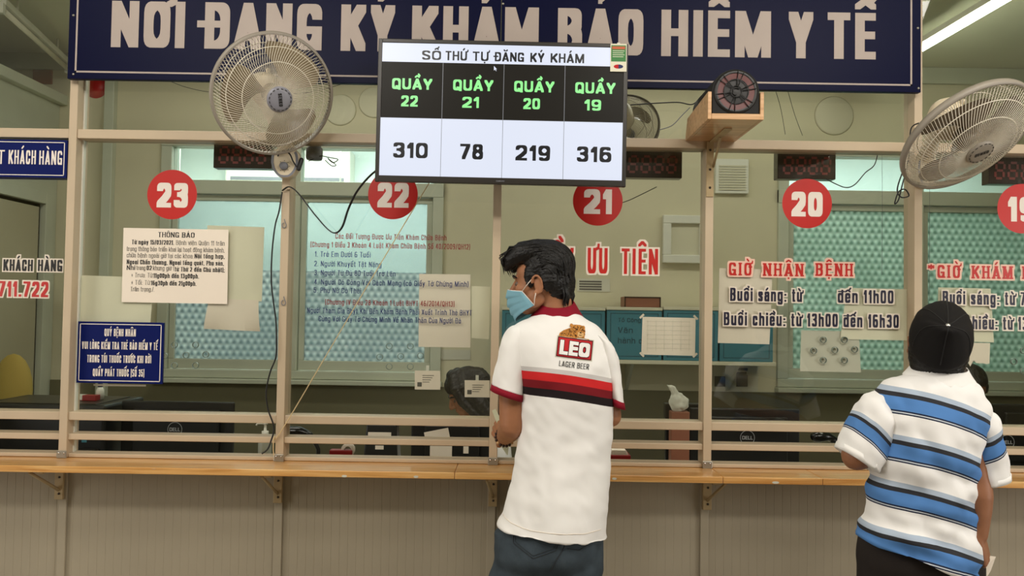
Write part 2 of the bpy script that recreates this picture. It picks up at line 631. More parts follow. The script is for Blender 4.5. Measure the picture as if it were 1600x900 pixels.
G('E', .82, p((0, 0), (0, 1)), p((0, 1), (1, 1)), p((0, .52), (.94, .52)), p((0, 0), (1, 0)))
G('F', .8, p((0, 0), (0, 1)), p((0, 1), (1, 1)), p((0, .52), (.92, .52)))
G('G', 1.0, c(A_(.5, .72, .5, .28, 10, 180) + A_(.5, .28, .5, .28, 180, 360) + [(1, .42), (.62, .42)]), p((1, .42), (1, 0)))
G('H', 1.0, p((0, 0), (0, 1)), p((1, 0), (1, 1)), p((0, .52), (1, .52)))
G('I', 0, p((0, 0), (0, 1)))
G('J', .7, c([(1, 1), (1, .3)] + A_(.5, .3, .5, .3, 0, -180) + [(0, .35)]))
G('K', 1.04, p((0, 0), (0, 1)), d((.1, .38), (1, 1)), d((.36, .58), (1, 0)))
G('L', .78, p((0, 0), (0, 1)), p((0, 0), (1, 0)))
G('M', 1.34, p((0, 0), (0, 1)), p((1, 0), (1, 1)), d((.04, 1), (.5, 0)), d((.96, 1), (.5, 0)))
G('N', 1.04, p((0, 0), (0, 1)), p((1, 0), (1, 1)), d((0, 1), (1, 0)))
G('O', 1.0, c(Oring))
G('P', .94, p((0, 0), (0, 1)), c([(0, 1)] + A_(.5, .73, .5, .27, 90, -90) + [(0, .46)]))
G('Q', 1.0, c(Oring), d((.55, .22), (1, -.06)))
G('R', .98, p((0, 0), (0, 1)), c([(0, 1)] + A_(.5, .74, .48, .26, 90, -90) + [(0, .48)]), d((.5, .48), (1, 0)))
G('S', .92, c(A_(.5, .75, .5, .25, 22, 180) + [(.04, .66), (.3, .54), (.7, .46), (.96, .34)] + A_(.5, .25, .5, .25, 0, -158)))
G('T', .9, p((.5, 0), (.5, 1)), p((0, 1), (1, 1)))
G('U', 1.0, c([(0, 1)] + A_(.5, .3, .5, .3, 180, 360) + [(1, 1)]))
G('V', 1.02, d((0, 1), (.5, 0)), d((1, 1), (.5, 0)))
G('W', 1.5, d((0, 1), (.26, 0)), d((.5, 1), (.26, 0)), d((.5, 1), (.74, 0)), d((1, 1), (.74, 0)))
G('X', 1.0, d((0, 0), (1, 1)), d((0, 1), (1, 0)))
G('Y', 1.02, d((0, 1), (.5, .4)), d((1, 1), (.5, .4)), p((.5, 0), (.5, .42)))
G('Z', .86, p((0, 1), (1, 1)), d((0, 0), (1, 1)), p((0, 0), (1, 0)))
xo = A_(.5, .5 * X, .5, .5 * X, 0, 360, 20)
G('a', .88, c([(.04, .56)] + A_(.5, X - .2, .5, .2, 150, 0) + [(1, 0)]), c([(1, .42)] + A_(.4, .21, .4, .21, 90, 270) + [(1, .06)]))
G('b', .92, p((0, 0), (0, 1)), c([(0, .5)] + A_(.5, X - .24, .5, .24, 160, 0) + A_(.5, .24, .5, .24, 0, -160)))
G('c', .84, c([(1, .48)] + A_(.5, X - .24, .5, .24, 10, 180) + A_(.5, .24, .5, .24, 180, 350)))
G('d', .92, p((1, 0), (1, 1)), c([(1, .5)] + A_(.5, X - .24, .5, .24, 20, 180) + A_(.5, .24, .5, .24, 180, 340)))
G('e', .88, c([(0, .36), (1, .36)] + A_(.5, X - .26, .5, .26, 0, 180) + A_(.5, .24, .5, .24, 180, 345)))
G('f', .56, c([(.95, 1), (.62, .98), (.4, .84), (.4, 0)]), p((0, X), (.9, X)))
G('g', .92, c([(1, .5)] + A_(.5, X - .22, .5, .22, 20, 180) + A_(.5, .24, .5, .22, 180, 340)), c([(1, X), (1, -.06)] + A_(.5, -.06, .5, .2, 0, -160)))
G('h', .9, p((0, 0), (0, 1)), c([(0, .5)] + A_(.5, X - .22, .5, .22, 160, 0) + [(1, 0)]))
G('i', 0, p((0, 0), (0, X)), p((0, .93), (0, 1)))
G('j', 0, p((0, -.2), (0, X)), p((0, .93), (0, 1)))
G('k', .88, p((0, 0), (0, 1)), d((.1, .28), (.96, X)), d((.36, .42), (1, 0)))
G('l', 0, p((0, 0), (0, 1)))
G('m', 1.4, p((0, 0), (0, X)), c([(0, .5)] + A_(.25, X - .2, .25, .2, 150, 0) + [(.5, 0)]), c([(.5, .5)] + A_(.75, X - .2, .25, .2, 150, 0) + [(1, 0)]))
G('n', .9, p((0, 0), (0, X)), c([(0, .5)] + A_(.5, X - .22, .5, .22, 160, 0) + [(1, 0)]))
G('o', .9, c(xo))
G('p', .92, p((0, -.26), (0, X)), c([(0, .5)] + A_(.5, X - .24, .5, .24, 160, 0) + A_(.5, .24, .5, .24, 0, -160)))
G('q', .92, p((1, -.26), (1, X)), c([(1, .5)] + A_(.5, X - .24, .5, .24, 20, 180) + A_(.5, .24, .5, .24, 180, 340)))
G('r', .6, p((0, 0), (0, X)), c([(0, .46), (.3, .66), (1, .7)]))
G('s', .82, c([(.95, .52)] + A_(.5, X - .17, .5, .17, 10, 180) + [(.3, .4), (.7, .33)] + A_(.5, .17, .5, .17, 20, -170)))
G('t', .6, c([(.4, .95), (.4, .12), (.6, 0), (1, .02)]), p((0, X), (.95, X)))
G('u', .9, c([(0, X)] + A_(.5, .22, .5, .22, 180, 340)), p((1, 0), (1, X)))
G('v', .88, d((0, X), (.5, 0)), d((1, X), (.5, 0)))
G('w', 1.3, d((0, X), (.26, 0)), d((.5, X), (.26, 0)), d((.5, X), (.74, 0)), d((1, X), (.74, 0)))
G('x', .86, d((0, 0), (1, X)), d((0, X), (1, 0)))
G('y', .88, d((0, X), (.5, 0)), d((1, X), (.3, -.26)))
G('z', .8, p((0, X), (1, X)), d((0, 0), (1, X)), p((0, 0), (1, 0)))
G('0', .92, c(Oring))
G('1', .5, p((1, 0), (1, 1)), d((0, .74), (.9, 1)))
G('2', .9, c(A_(.5, .72, .5, .28, 165, 0) + [(.95, .56), (.6, .34), (.1, .1), (0, 0)]), p((0, 0), (1, 0)))
G('3', .9, c(A_(.5, .77, .48, .23, 160, -80) + [(.4, .54)]), c([(.4, .54)] + A_(.5, .27, .5, .27, 80, -158)))
G('4', .94, p((.74, 0), (.74, 1)), d((0, .26), (.66, 1)), p((0, .26), (1, .26)))
G('5', .9, p((.08, 1), (.95, 1)), p((.06, 1), (.04, .54)), c([(.04, .56)] + A_(.5, .32, .5, .32, 110, -175)))
G('6', .92, c(A_(.5, .74, .48, .26, 38, 180) + [(0, .3)] + A_(.5, .30, .5, .30, 180, 540, 18)))
G('7', .86, p((0, 1), (1, 1)), d((.28, 0), (1, 1)))
G('8', .92, c(A_(.5, .77, .44, .23, 0, 360, 18)), c(A_(.5, .27, .5, .27, 0, 360, 18)))
G('9', .92, c(A_(.5, .26, .48, .26, 218, 360) + [(1, .7)] + A_(.5, .70, .5, .30, 0, 360, 18)))
G('.', 0, p((0, 0), (0, .02)))
G(',', 0, p((0, 0), (0, .02)), d((-.0, -.1), (0, .0)))
G(':', 0, p((0, 0), (0, .02)), p((0, .52), (0, .54)))
G(';', 0, p((0, -.1), (0, .02)), p((0, .52), (0, .54)))
G('(', .36, c([(1, 1.06), (.3, .86), (0, .5), (.3, .14), (1, -.12)]))
G(')', .36, c([(0, 1.06), (.7, .86), (1, .5), (.7, .14), (0, -.12)]))
G('/', .6, d((0, -.05), (1, 1.05)))
G('-', .5, p((0, .4), (1, .4)))
G('+', .7, p((0, .4), (1, .4)), p((.5, .12), (.5, .68)))
G('*', .56, p((.5, .5), (.5, 1)), d((0, .62), (1, .88)), d((1, .62), (0, .88)))


def hull(pts):
    pts = sorted(set((round(a, 7), round(b, 7)) for a, b in pts))
    if len(pts) < 3:
        return pts
    def half(seq):
        h = []
        for q in seq:
            while len(h) > 1 and (h[-1][0] - h[-2][0]) * (q[1] - h[-2][1]) - (h[-1][1] - h[-2][1]) * (q[0] - h[-2][0]) <= 0:
                h.pop()
            h.append(q)
        return h
    lo, up = half(pts), half(pts[::-1])
    return lo[:-1] + up[:-1]


def decomp(s):
    out = []
    for ch in unicodedata.normalize('NFD', s):
        if unicodedata.combining(ch):
            out[-1][1].append(ch)
        elif ch in 'Đđ':
            out.append(['D' if ch == 'Đ' else 'd', ['bar' + ch]])
        else:
            out.append([ch, []])
    return out


def text_polys(s, cap, width, w=0.2, h=0.16, gap=0.12, e=0.0, serif=0.0, aw=0.55, slant=0.0):
    """polygons of a line of lettering: cap height, fitted width, stem w and bar h in cap heights, e = outline growth (metres)"""
    cl = decomp(s)
    U = aw

    def natural(wn, gn):
        t = 0
        for ch, _ in cl:
            t += (0.42 * U if ch == ' ' else max(GL[ch][0] * U, wn)) + gn
        return t - gn
    sx = 1.0
    for _ in range(6):
        sx = (width / cap) / natural(w / sx, gap)
    wn = w / sx
    polys = []
    x0 = 0.0

    def emit(pts, nw, nh, gx, gw):
        q = []
        for u, v in pts:
            q.append(((x0 + gx + wn / 2 + u * max(gw - wn, 0)) * sx * cap, (h / 2 + v * (1 - h)) * cap))
        a, b = nw * cap / 2 + e, nh * cap / 2 + e
        for i in range(len(q) - 1):
            pp = []
            for (qx, qy) in (q[i], q[i + 1]):
                pp += [(qx - a, qy - b), (qx + a, qy - b), (qx + a, qy + b), (qx - a, qy + b)]
            hl = hull(pp)
            if len(hl) > 2:
                polys.append(hl)
    for ch, marks in cl:
        if ch == ' ':
            x0 += 0.42 * U + gap
            continue
        gw, strokes = GL[ch]
        gw = max(gw * U, wn)
        for kind, pts in strokes:
            emit(pts, w if kind == 'p' else w * 0.98, h if kind == 'p' else h * 1.0 if 0 else (h if kind == 'p' else h * 0.999 if serif < 0 else h), 0, gw)
            if serif:
                for end, nb in ((pts[0], pts[1]), (pts[-1], pts[-2])):
                    if abs(end[0] - nb[0]) < 0.6 and abs(end[1] - nb[1]) > 0.25 and (end[1] < 0.02 or end[1] > 0.6):
                        k = (w * 0.5 + serif) / max(1e-6, (gw - wn) * sx) if gw > wn else 0
                        if gw > wn:
                            emit([(end[0] - k, end[1]), (end[0] + k, end[1])], 0.01, h * 0.8, 0, gw)
                        else:
                            cx = (x0 + wn / 2) * sx * cap
                            cy = (h / 2 + end[1] * (1 - h)) * cap
                            a, b = (w / 2 + serif) * cap + e, h * 0.4 * cap + e
                            polys.append([(cx - a, cy - b), (cx + a, cy - b), (cx + a, cy + b), (cx - a, cy + b)])
        # marks above and below
        low = ch.islower()
        top = (X if low and ch not in 'bdfhklt' else 1.0)
        cx = (x0 + gw / 2) * sx * cap
        th = max(0.07, min(0.11, h * 0.72)) * cap

        def seg(a, b, t=th):
            polys.append([(x, y) for x, y in hull([(q[0] + dx * (t / 2 + e), q[1] + dy * (t / 2 + e)) for q in (a, b) for dx in (-1, 1) for dy in (-1, 1)])])
        base = (top + 0.13) * cap
        hh = 0.16 * cap
        ww = min(0.17 * cap, 0.42 * max(gw, 0.3) * sx * cap)
        circ = '\u0302' in marks
        brev = '\u0306' in marks
        if circ:
            seg((cx - ww, base), (cx, base + hh * 0.8)); seg((cx, base + hh * 0.8), (cx + ww, base))
        if brev:
            pts = [(cx - ww, base + hh * .7), (cx - ww * .6, base + hh * .1), (cx + ww * .6, base + hh * .1), (cx + ww, base + hh * .7)]
            for i in range(3):
                seg(pts[i], pts[i + 1])
        up2 = base
        cx2 = cx
        if circ or brev:
            up2 = base + hh * 0.75
            cx2 = cx + ww * (1.0 if not low else 0.9)
        if '\u0301' in marks:
            seg((cx2 - ww * .35, up2), (cx2 + ww * .4, up2 + hh))
        if '\u0300' in marks:
            seg((cx2 + ww * .35, up2), (cx2 - ww * .4, up2 + hh))
        if '\u0309' in marks:
            for a, b in (((-.3, .95), (.2, 1.0)), ((.2, 1.0), (.25, .6)), ((.25, .6), (-.05, .35)), ((-.05, .35), (-.05, .1))):
                seg((cx2 + a[0] * ww, up2 + a[1] * hh), (cx2 + b[0] * ww, up2 + b[1] * hh), th * .8)
        if '\u0303' in marks:
            pts = [(-1, .3), (-.45, .7), (.4, .35), (1, .75)]
            for i in range(3):
                seg((cx + pts[i][0] * ww, base + pts[i][1] * hh), (cx + pts[i + 1][0] * ww, base + pts[i + 1][1] * hh))
        if '\u0323' in marks:
            seg((cx, -0.16 * cap), (cx, -0.15 * cap), th * 1.5)
        if '\u031b' in marks:
            rx = (x0 + gw) * sx * cap
            seg((rx - .03 * cap, (top - .06) * cap), (rx + .08 * cap, (top + .0) * cap)); seg((rx + .08 * cap, (top + .0) * cap), (rx + .09 * cap, (top + .13) * cap))
        for mk in marks:
            if mk.startswith('bar'):
                if mk[-1] == 'Đ':
                    seg((x0 * sx * cap - .09 * cap, .53 * cap), (x0 * sx * cap + .3 * cap, .53 * cap), h * .9 * cap)
                else:
                    rx = (x0 + gw) * sx * cap
                    seg((rx - .36 * cap, .86 * cap), (rx + .07 * cap, .86 * cap), th)
        x0 += gw + gap
    return polys


def put_text(mb, s, px0, px1, pyb, cap_px, y, mi=0, **kw):
    """lettering standing on the depth plane y, its baseline starting at pixel (px0, pyb)"""
    o = P(px0, pyb, y)
    k = (y - CAM.y) / F
    for poly in text_polys(s, cap_px * k, (px1 - px0) * k, **kw):
        n = len(mb.v)
        yy = y - 7e-6 * (len(mb.f) % 90)          # strokes lie over each other like layers of cut vinyl
        mb.v += [Vector((o.x + a, yy, o.z + b)) for a, b in poly]
        mb.face(range(n, n + len(poly)), mi)


def local_text(mb, s, m, width, cap, mi=0, **kw):
    """lettering centred on the origin of matrix m, in its x,z plane facing -y"""
    for poly in text_polys(s, cap, width, **kw):
        n = len(mb.v)
        mb.v += [m @ Vector((a - width / 2, -7e-6 * (len(mb.f) % 90), b - cap / 2)) for a, b in poly]
        mb.face(range(n, n + len(poly)), mi)

# ================================================================== SETTING
S0 = 3.1 / F                                   # metres per pixel on the glass plane
YB = 1.8                                       # office rear wall
HC, HO = 3.3, 3.05                             # hall and office ceilings
struct(MB().box((-5, -6.6, -0.1), (4.6, 4.0, 0)).build('floor', 'floor'), 'beige tiled floor of the hall and office', 'floor')
struct(MB().box((-5, -6.6, HC), (4.6, 0.06, HC + .1)).build('ceiling', 'ceil'), 'ceiling over the waiting hall', 'ceiling')
struct(MB().box((-5, 0.06, HO), (4.6, YB, HO + .1)).build('ceiling', 'ceil'), 'pale ceiling of the office behind the glass', 'ceiling')
struct(MB().box((-5.1, -6.6, 0), (-5, 4.0, HC)).build('wall_left', 'wall_hall'), 'left wall of the building', 'wall')
struct(MB().box((4.6, -6.6, 0), (4.7, 4.0, HC)).build('wall_right', 'wall_hall'), 'right wall of the building', 'wall')
struct(MB().box((-5, -6.7, 0), (4.6, -6.6, HC)).build('wall_rear', 'wall_hall'), 'wall behind the waiting hall', 'wall')
struct(MB().box((-5, 3.9, 0), (4.6, 4.0, HC)).build('wall_corridor', 'corridor'), 'pale wall of the corridor beyond the office windows', 'wall')
struct(MB().box((-5, YB + .12, 3.1), (4.6, 3.9, 3.2)).build('ceiling', 'corridor'), 'ceiling of the corridor beyond the office windows', 'ceiling')


def PB(px, py):
    return P(px, py, YB)


wl, wr = PB(250, 400).x, PB(692, 400).x        # first office window opening
vl, vr = PB(1214, 400).x, 4.3                  # second one
ztop = PB(470, 222).z
zb1 = PB(470, 592).z
mb = MB()
mb.box((-5, YB, 0), (wl, YB + .1, HO)).box((wr, YB, 0), (vl, YB + .1, HO)).box((vr, YB, 0), (4.6, YB + .1, HO))
mb.box((wl, YB, ztop), (wr, YB + .1, HO)).box((vl, YB, ztop), (vr, YB + .1, HO))
mb.box((wl, YB, 0), (wr, YB + .1, zb1)).box((vl, YB, 0), (vr, YB + .1, zb1))
struct(mb.build('wall_back', 'wall_office'), 'olive cream rear wall of the office', 'wall')


def office_window(n, x0, x1, posts, zrail, frost, label):
    root = thing('window_%d' % n, label, 'window', ((x0 + x1) / 2, YB, zb1))
    root['kind'] = 'structure'
    f = MB()
    t = .065
    f.box((x0, YB - .03, zb1), (x1, YB + .07, zb1 + .05)).box((x0, YB - .03, ztop - .04), (x1, YB + .07, ztop))
    f.box((x0 - .01, YB - .07, zb1 - .03), (x1 + .01, YB + .0, zb1 - .002))
    f.box((x0, YB - .03, zrail), (x1, YB + .07, zrail + .085))
    for px in [x0, *posts, x1 - t]:
        f.box((px, YB - .026, zb1 + .05), (px + t, YB + .066, ztop - .04))
    f.build('frame', 'frame_back', root, .004)
    ed = [x0, *posts, x1 - t]
    for a, b in zip(ed[:-1], ed[1:]):
        sash = MB()
        u, v, z0, z1 = a + t + .003, b - .003, zb1 + .053, zrail - .003
        for q in (((u, z0), (v, z0 + .06)), ((u, z1 - .035), (v, z1)), ((u, z0 + .06), (u + .035, z1 - .035)), ((v - .035, z0 + .06), (v, z1 - .035))):
            sash.box((q[0][0], YB, q[0][1]), (q[1][0], YB + .03, q[1][1]))
        so = sash.build('sash', 'frame_back', root, .003)
        MB().box((u + .035, YB + .012, z0 + .06), (v - .035, YB + .018, z1 - .035)).build('pane', frost, so)
        MB().box((a + t, YB + .012, zrail + .085), (b, YB + .018, ztop - .04)).build('transom_pane', 'glass_back', root)
    return root


office_window(1, wl, wr, [PB(452, 400).x], PB(470, 306).z, 'frost_blue', 'aluminium office window with blue star-patterned panes behind counters 22 and 23')
office_window(2, vl, vr, [PB(1424, 400).x, PB(1640, 400).x], PB(1330, 320).z, 'frost_green', 'aluminium office window with green star-patterned panes behind counters 19 and 20')

# side partition of the office with a door in it
XL = -2.82
mb = MB()
zp = 2.73
mb.box((XL - .06, 0.12, 0), (XL, 1.20, zp)).box((XL - .06, 1.745, 0), (XL, YB - .002, zp)).box((XL - .06, 1.20, 2.17), (XL, 1.745, zp))
struct(mb.build('wall_side', 'frame_back'), 'grey office partition beside the door at the left', 'wall')
dr = thing('door_1', 'beige sheet door with dark gap in the left office partition', 'door', (XL, 1.45, 0))
dr['kind'] = 'structure'
MB().box((XL - .045, 0.93, 0.01), (XL - .01, 1.64, 2.08)).build('leaf', 'door', dr, .003)
mb = MB()
mb.box((XL - .02, 1.66, 0), (XL + .02, 1.74, 2.17)).box((XL - .02, 0.86, 2.10), (XL + .02, 1.66, 2.17)).box((XL - .02, .86, 0), (XL + .02, .92, 2.10))
mb.build('door_frame', 'frame_back', dr, .003)
MB().box((XL - .05, 1.642, 0), (XL - .03, 1.658, 2.09)).build('gap_seal', 'rubber', dr)
struct(MB().box((XL - .05, 0.12, zp), (XL + .05, YB - .002, zp + .06)).build('trim_1', 'frame_back', None, .004), 'rail along the top of the left office partition', 'trim')
xg = PB(172, 300).x
struct(MB().box((xg - .03, YB - .05, 0), (xg + .03, YB, HO)).build('trim_2', 'frame_back', None, .004), 'vertical cover strip on the office rear wall left of counter 23', 'trim')
struct(MB().box((-5, YB - .03, HO - .10), (4.6, YB, HO)).build('trim_3', 'frame_back', None, .004), 'cornice strip where the office rear wall meets the ceiling', 'trim')

zshade = PB(700, 603).z  # the dim lower part of the office is put into the wall colour
struct(MB().box((XL + .002, YB - .012, 0), (wl - .012, YB - .0005, zshade)).build('shading_back', 'shading'), 'painted-in dark olive dado on the office wall at the left', 'shading')
struct(MB().box((wl - .0118, YB - .012, 0), (vr, YB - .0005, zb1 - .035)).build('shading_back', 'shading'), 'painted-in dark olive dado below the office windows', 'shading')
struct(MB().box((-5, .062, HO + .001), (4.6, .10, HC + .1)).build('wall_front', 'wall_office'), 'strip of wall above the office ceiling', 'wall')
# ---- front partition
YF = -.05                                        # front face of the aluminium posts
PX = {'A': (118, 150, 95, 690), 'B': (446, 300, 437, 690), 'C': (778, 300, 770, 690), 'D': (1108, 300, 1106, 690), 'E': (1438, 60, 1432, 690)}
XP = {}
for k, (a, b, c2, d2) in PX.items():
    XP[k] = (P(a, b, YF).x + P(c2, d2, YF).x) / 2
XP['Z'] = XP['A'] - .83
XP['G'] = XP['E'] + .83
ZT = {}                                            # heights, read at the middle of the picture
mid = lambda py0, py1, y=YF: (P(100, py0, y).z + P(1430, py1, y).z) / 2
z_sill0, z_sill1 = mid(716, 736), mid(710, 730)
z_r2a, z_r2b = mid(688.5, 708), mid(679.5, 698)
z_r1a, z_r1b = mid(657, 678), mid(644, 665)
z_ua, z_ub = mid(214, 238), mid(201, 222)
z_cnt = z_sill0
full = dict(A=1, E=1, Z=1, G=1)
n = 10
for k in 'ZABCDEG':
    top = HC if k in full else z_ua
    w = .031
    pb = MB().box((XP[k] - w / 2, YF, z_cnt), (XP[k] + w / 2, .035, top))
    o = pb.build('trim_%d' % n, 'frame', None, .002)
    struct(o, {'Z': 'partition post beyond the left edge', 'A': 'cream post between the phone number pane and counter 23', 'B': 'cream post between counters 22 and 23 under the fan', 'C': 'cream post below the screen between counters 21 and 22',
               'D': 'cream post below the loudspeaker between counters 20 and 21', 'E': 'cream post behind the tilted fan between counters 19 and 20', 'G': 'partition post beyond the right edge'}[k], 'post')
    n += 1
xs = [XP['Z'], XP['A'], XP['B'], XP['C'], XP['D'], XP['E'], XP['G']]
names = ['left of counter 23', 'at counter 23', 'at counter 22', 'at counter 21', 'at counter 20', 'at counter 19']
w = .0155
for i in range(6):
    a, b = xs[i] + w, xs[i + 1] - w
    for (z0, z1, yf, yb, nm) in ((z_r1a, z_r1b, YF + .006, .035, 'thick middle rail'), (z_r2a, z_r2b, YF + .008, .03, 'thin lower rail'), (z_sill0, z_sill1, YF + .012, .03, 'sill channel')):
        o = MB().box((a, yf, z0), (b, yb, z1)).build('trim_%d' % n, 'frame', None, .0025)
        struct(o, 'cream aluminium %s %s' % (nm, names[i]), 'rail')
        n += 1
for a, b, nm in ((xs[0] + w, xs[1] - w, 'left of counter 23'), (xs[1] + w, xs[5] - w, 'above counters 20 to 23'), (xs[5] + w, xs[6] - w, 'above counter 19')):
    o = MB().box((a, YF + .004, z_ua), (b, .035, z_ub)).build('trim_%d' % n, 'frame', None, .0025)
    struct(o, 'cream aluminium upper rail ' + nm, 'rail')
    n += 1
o = MB().box((xs[0], YF, HC - .06), (xs[6], .03, HC)).build('trim_%d' % n, 'frame', None, .0025)
struct(o, 'head rail of the partition under the ceiling', 'rail')
struct(MB().box((-5, -.02, z_cnt), (xs[0] - .016, .03, HC - .001)).build('wall_front', 'wall_hall'), 'hall wall beyond the left end of the glass partition', 'wall')
struct(MB().box((xs[6] + .016, -.02, z_cnt), (4.6, .03, HC - .001)).build('wall_front', 'wall_hall'), 'hall wall beyond the right end of the glass partition', 'wall')
# panes; the cluster of drilled holes is a part
holes = {1: (272, 553), 2: (608, 555), 4: (1287, 545), 5: (1600, 562)}
for i in range(6):
    a, b = xs[i] + w + .001, xs[i + 1] - w - .001
    root = struct(MB().box((a, 0, z_r1b + .001), (b, .006, z_ua - .001)).build('window_%d' % (3 + i), 'glass'), 'clear lower glass pane ' + names[i], 'window')
    if i in holes:
        hx, hy = holes[i]
        for dx, dy in ((0, -14), (33, -14), (-15, 3), (18, 2), (49, 1), (0, 18), (33, 18)):
            q = P(hx + dx, hy + dy, 0)
            hb = MB()
            rr = [[Vector((q.x + r_ * math.cos(t_ * math.pi / 10), yy, q.z + r_ * math.sin(t_ * math.pi / 10))) for t_ in range(20)] for r_, yy in ((.0105, -.0012), (.0125, -.0012), (.0125, .0072), (.0105, .0072), (.0105, -.0012))]
            hb.loft(rr, 0, False)
            hb.build('speaking_hole', 'ring', root)
for j, (a, b, nm) in enumerate(((xs[0] + w, xs[1] - w, 'left of the navy sign'), (xs[1] + w, xs[5] - w, 'under the navy sign'), (xs[5] + w, xs[6] - w, 'right of the navy sign'))):
    struct(MB().box((a + .001, 0, z_ub + .001), (b - .001, .006, HC - .062)).build('window_%d' % (9 + j), 'glass'), 'clear upper glass pane ' + nm, 'window')
xe = (P(133, 150, 0).x + P(116, 690, 0).x) / 2
struct(MB().box((xe - .004, -.006, z_sill1), (xe + .004, .012, sz_top := P(118, 112, 0).z)).build('trim_%d' % n, 'white_plastic', None, .001), 'pale glass edge strip beside the left post', 'trim')
n += 1
# ribbed apron under the counter
out = []
x = -4.9
YP = -.02
while x < 4.5:
    out += [(x, YP), (x + .0295, YP), (x + .0303, YP + .0007), (x + .0312, YP + .0007)]
    x += .032
mb = MB()
k = len(out)
mb.v = [Vector((a, b, 0)) for a, b in out] + [Vector((a, b, z_cnt - .03)) for a, b in out] + [Vector((out[-1][0], .02, 0)), Vector((out[0][0], .02, 0)), Vector((out[-1][0], .02, z_cnt - .03)), Vector((out[0][0], .02, z_cnt - .03))]
for i in range(k - 1):
    mb.face((i, i + 1, k + i + 1, k + i))
mb.face((k - 1, 2 * k, 2 * k + 2, 2 * k - 1)); mb.face((0, k, 2 * k + 3, 2 * k + 1)); mb.face((2 * k, 2 * k + 1, 2 * k + 3, 2 * k + 2))
struct(mb.build('wall_front', 'panel', None, 0, False), 'grey ribbed panelling under the counter', 'wall')
for k_ in 'ABCDE':
    o = MB().box((XP[k_] - .019, YP - .012, 0), (XP[k_] + .012, YP - .0005, z_cnt - .032)).build('trim_%d' % n, 'panel', None, .002)
    struct(o, 'grey cover strip on the panelling below ' + {'A': 'the left post', 'B': 'the beige cord', 'C': 'the screen post', 'D': 'the loudspeaker', 'E': 'the capped man'}[k_], 'trim')
    n += 1

# ================================================================== COUNTER
zc = z_cnt - .001
ct = .024
YC = -.205
root = thing('counter', 'varnished pine counter running along the whole glass partition', 'counter', (0, -.1, zc - ct))
cuts = [-4.9, P(712, 742, -.15).x, P(1128, 750, -.2).x + .003, P(1285, 752, -.2).x, 4.5]
for a, b in zip(cuts[:-1], cuts[1:]):
    o = MB().box((a + .0007, YC, zc - ct), (b - .0007, .02, zc)).build('board', 'wood', root, .0025)
for px, py, wd in ((240, 731, 10), (538, 744, 9), (650, 745, 8), (1212, 754, 12), (960, 748, 8)):
    q = P(px, py, YC - .0006)
    mb = MB()
    ol = [(q.x + wd * .0011 * math.cos(t * .7) * (1 + .3 * nz(t, px, 1)), min(zc - .004, q.z + .0045 * math.sin(t * .7))) for t in range(9)]
    mb.prism(ol, YC - .0008, YC + .001)
    mb.build('chip', 'paper_grey', root)


def shelf_bracket(px, strut_dx, label):
    q = P(px, 770, YP - .03)
    r = thing('shelf_bracket', label, 'bracket', (q.x, YP - .02, zc - ct - .13), 'brackets under the counter')
    zt = zc - ct
    x0 = q.x
    y0 = YP - .0125
    MB().box((x0 - .0165, y0 - .012, zt - .135), (x0 + .0165, y0, zt - .001)).build('upright', 'bracket', r, .002)
    MB().box((x0 - .014, YC + .03, zt - .012), (x0 + .014, y0 - .0125, zt - .0005)).build('arm', 'bracket', r, .002)
    s = MB()
    s.tube([(x0, y0 - .008, zt - .10), (x0 + strut_dx, YC + .055, zt - .012)], .006, 6)
    s.build('strut', 'bracket', r)
    for zz in (zt - .05, zt - .112):
        sc_ = MB()
        sc_.lathe([(.0001, y0 - .016), (.004, y0 - .015), (.0045, y0 - .011)], (x0 + .002, 0, zz), 'Y', 12)
        sc_.build('screw', 'screw', r)


shelf_bracket(90, -.05, 'cream counter bracket below the left post')
shelf_bracket(433, -.03, 'cream counter bracket below the foot of the beige cord')
shelf_bracket(770, -.02, 'cream counter bracket beside the hip of the man in the white polo')
shelf_bracket(1106, .04, 'cream counter bracket in the gap between the two men')


def foot_clip(k_, label):
    x0 = XP[k_]
    r = thing('post_clip', label, 'metal clip', (x0, YF, zc), 'post foot clips')
    MB().box((x0 - .019, YF - .006, zc), (x0 + .019, YF - .0005, zc + .028)).build('plate', 'steel', r, .002)
    for dx in (-.01, .01):
        s = MB()
        s.lathe([(.0001, YF - .0095), (.003, YF - .0085), (.0035, YF - .006)], (x0 + dx, 0, zc + .02), 'Y', 10)
        s.build('rivet', 'chrome', r)


foot_clip('A', 'steel clip at the foot of the left post beside counter 23')
foot_clip('B', 'steel clip at the foot of the post where the beige cord ends')
foot_clip('C', 'steel clip at the foot of the post left of the white polo')
foot_clip('D', 'steel clip at the foot of the post below the loudspeaker')

# ================================================================== BIG SIGN
YS = -.085
sx0, sx1 = P(107, 60, YS).x, P(1439, 80, YS).x
sz0 = (P(108, 123, YS).z + P(1438, 144, YS).z) / 2
sz1 = sz0 + .515
sg = thing('hanging_sign', 'long navy sign with big greyish white capitals above all counters', 'sign', ((sx0 + sx1) / 2, YS, sz0))
xm = P(783, 40, YS).x
for a, b in ((sx0, xm - .001), (xm + .001, sx1)):
    MB().box((a, YS, sz0), (b, YS + .025, sz1)).build('panel', 'navy', sg, .0015)
mb = MB()
by, bt = YS - .0008, .0065
ia, ib, ja, jb = sx0 + .028, sx1 - .034, sz0 + .024, sz1 - .024
for q in ((ia, ja, ib, ja + bt), (ia, jb - bt, ib, jb), (ia, ja, ia + bt, jb), (ib - bt, ja, ib, jb)):
    mb.box((q[0], by, q[1]), (q[2], YS, q[3]))
mb.build('border_line', 'sign_letter', sg)
kw = dict(w=.205, h=.165, gap=.10, aw=.52)
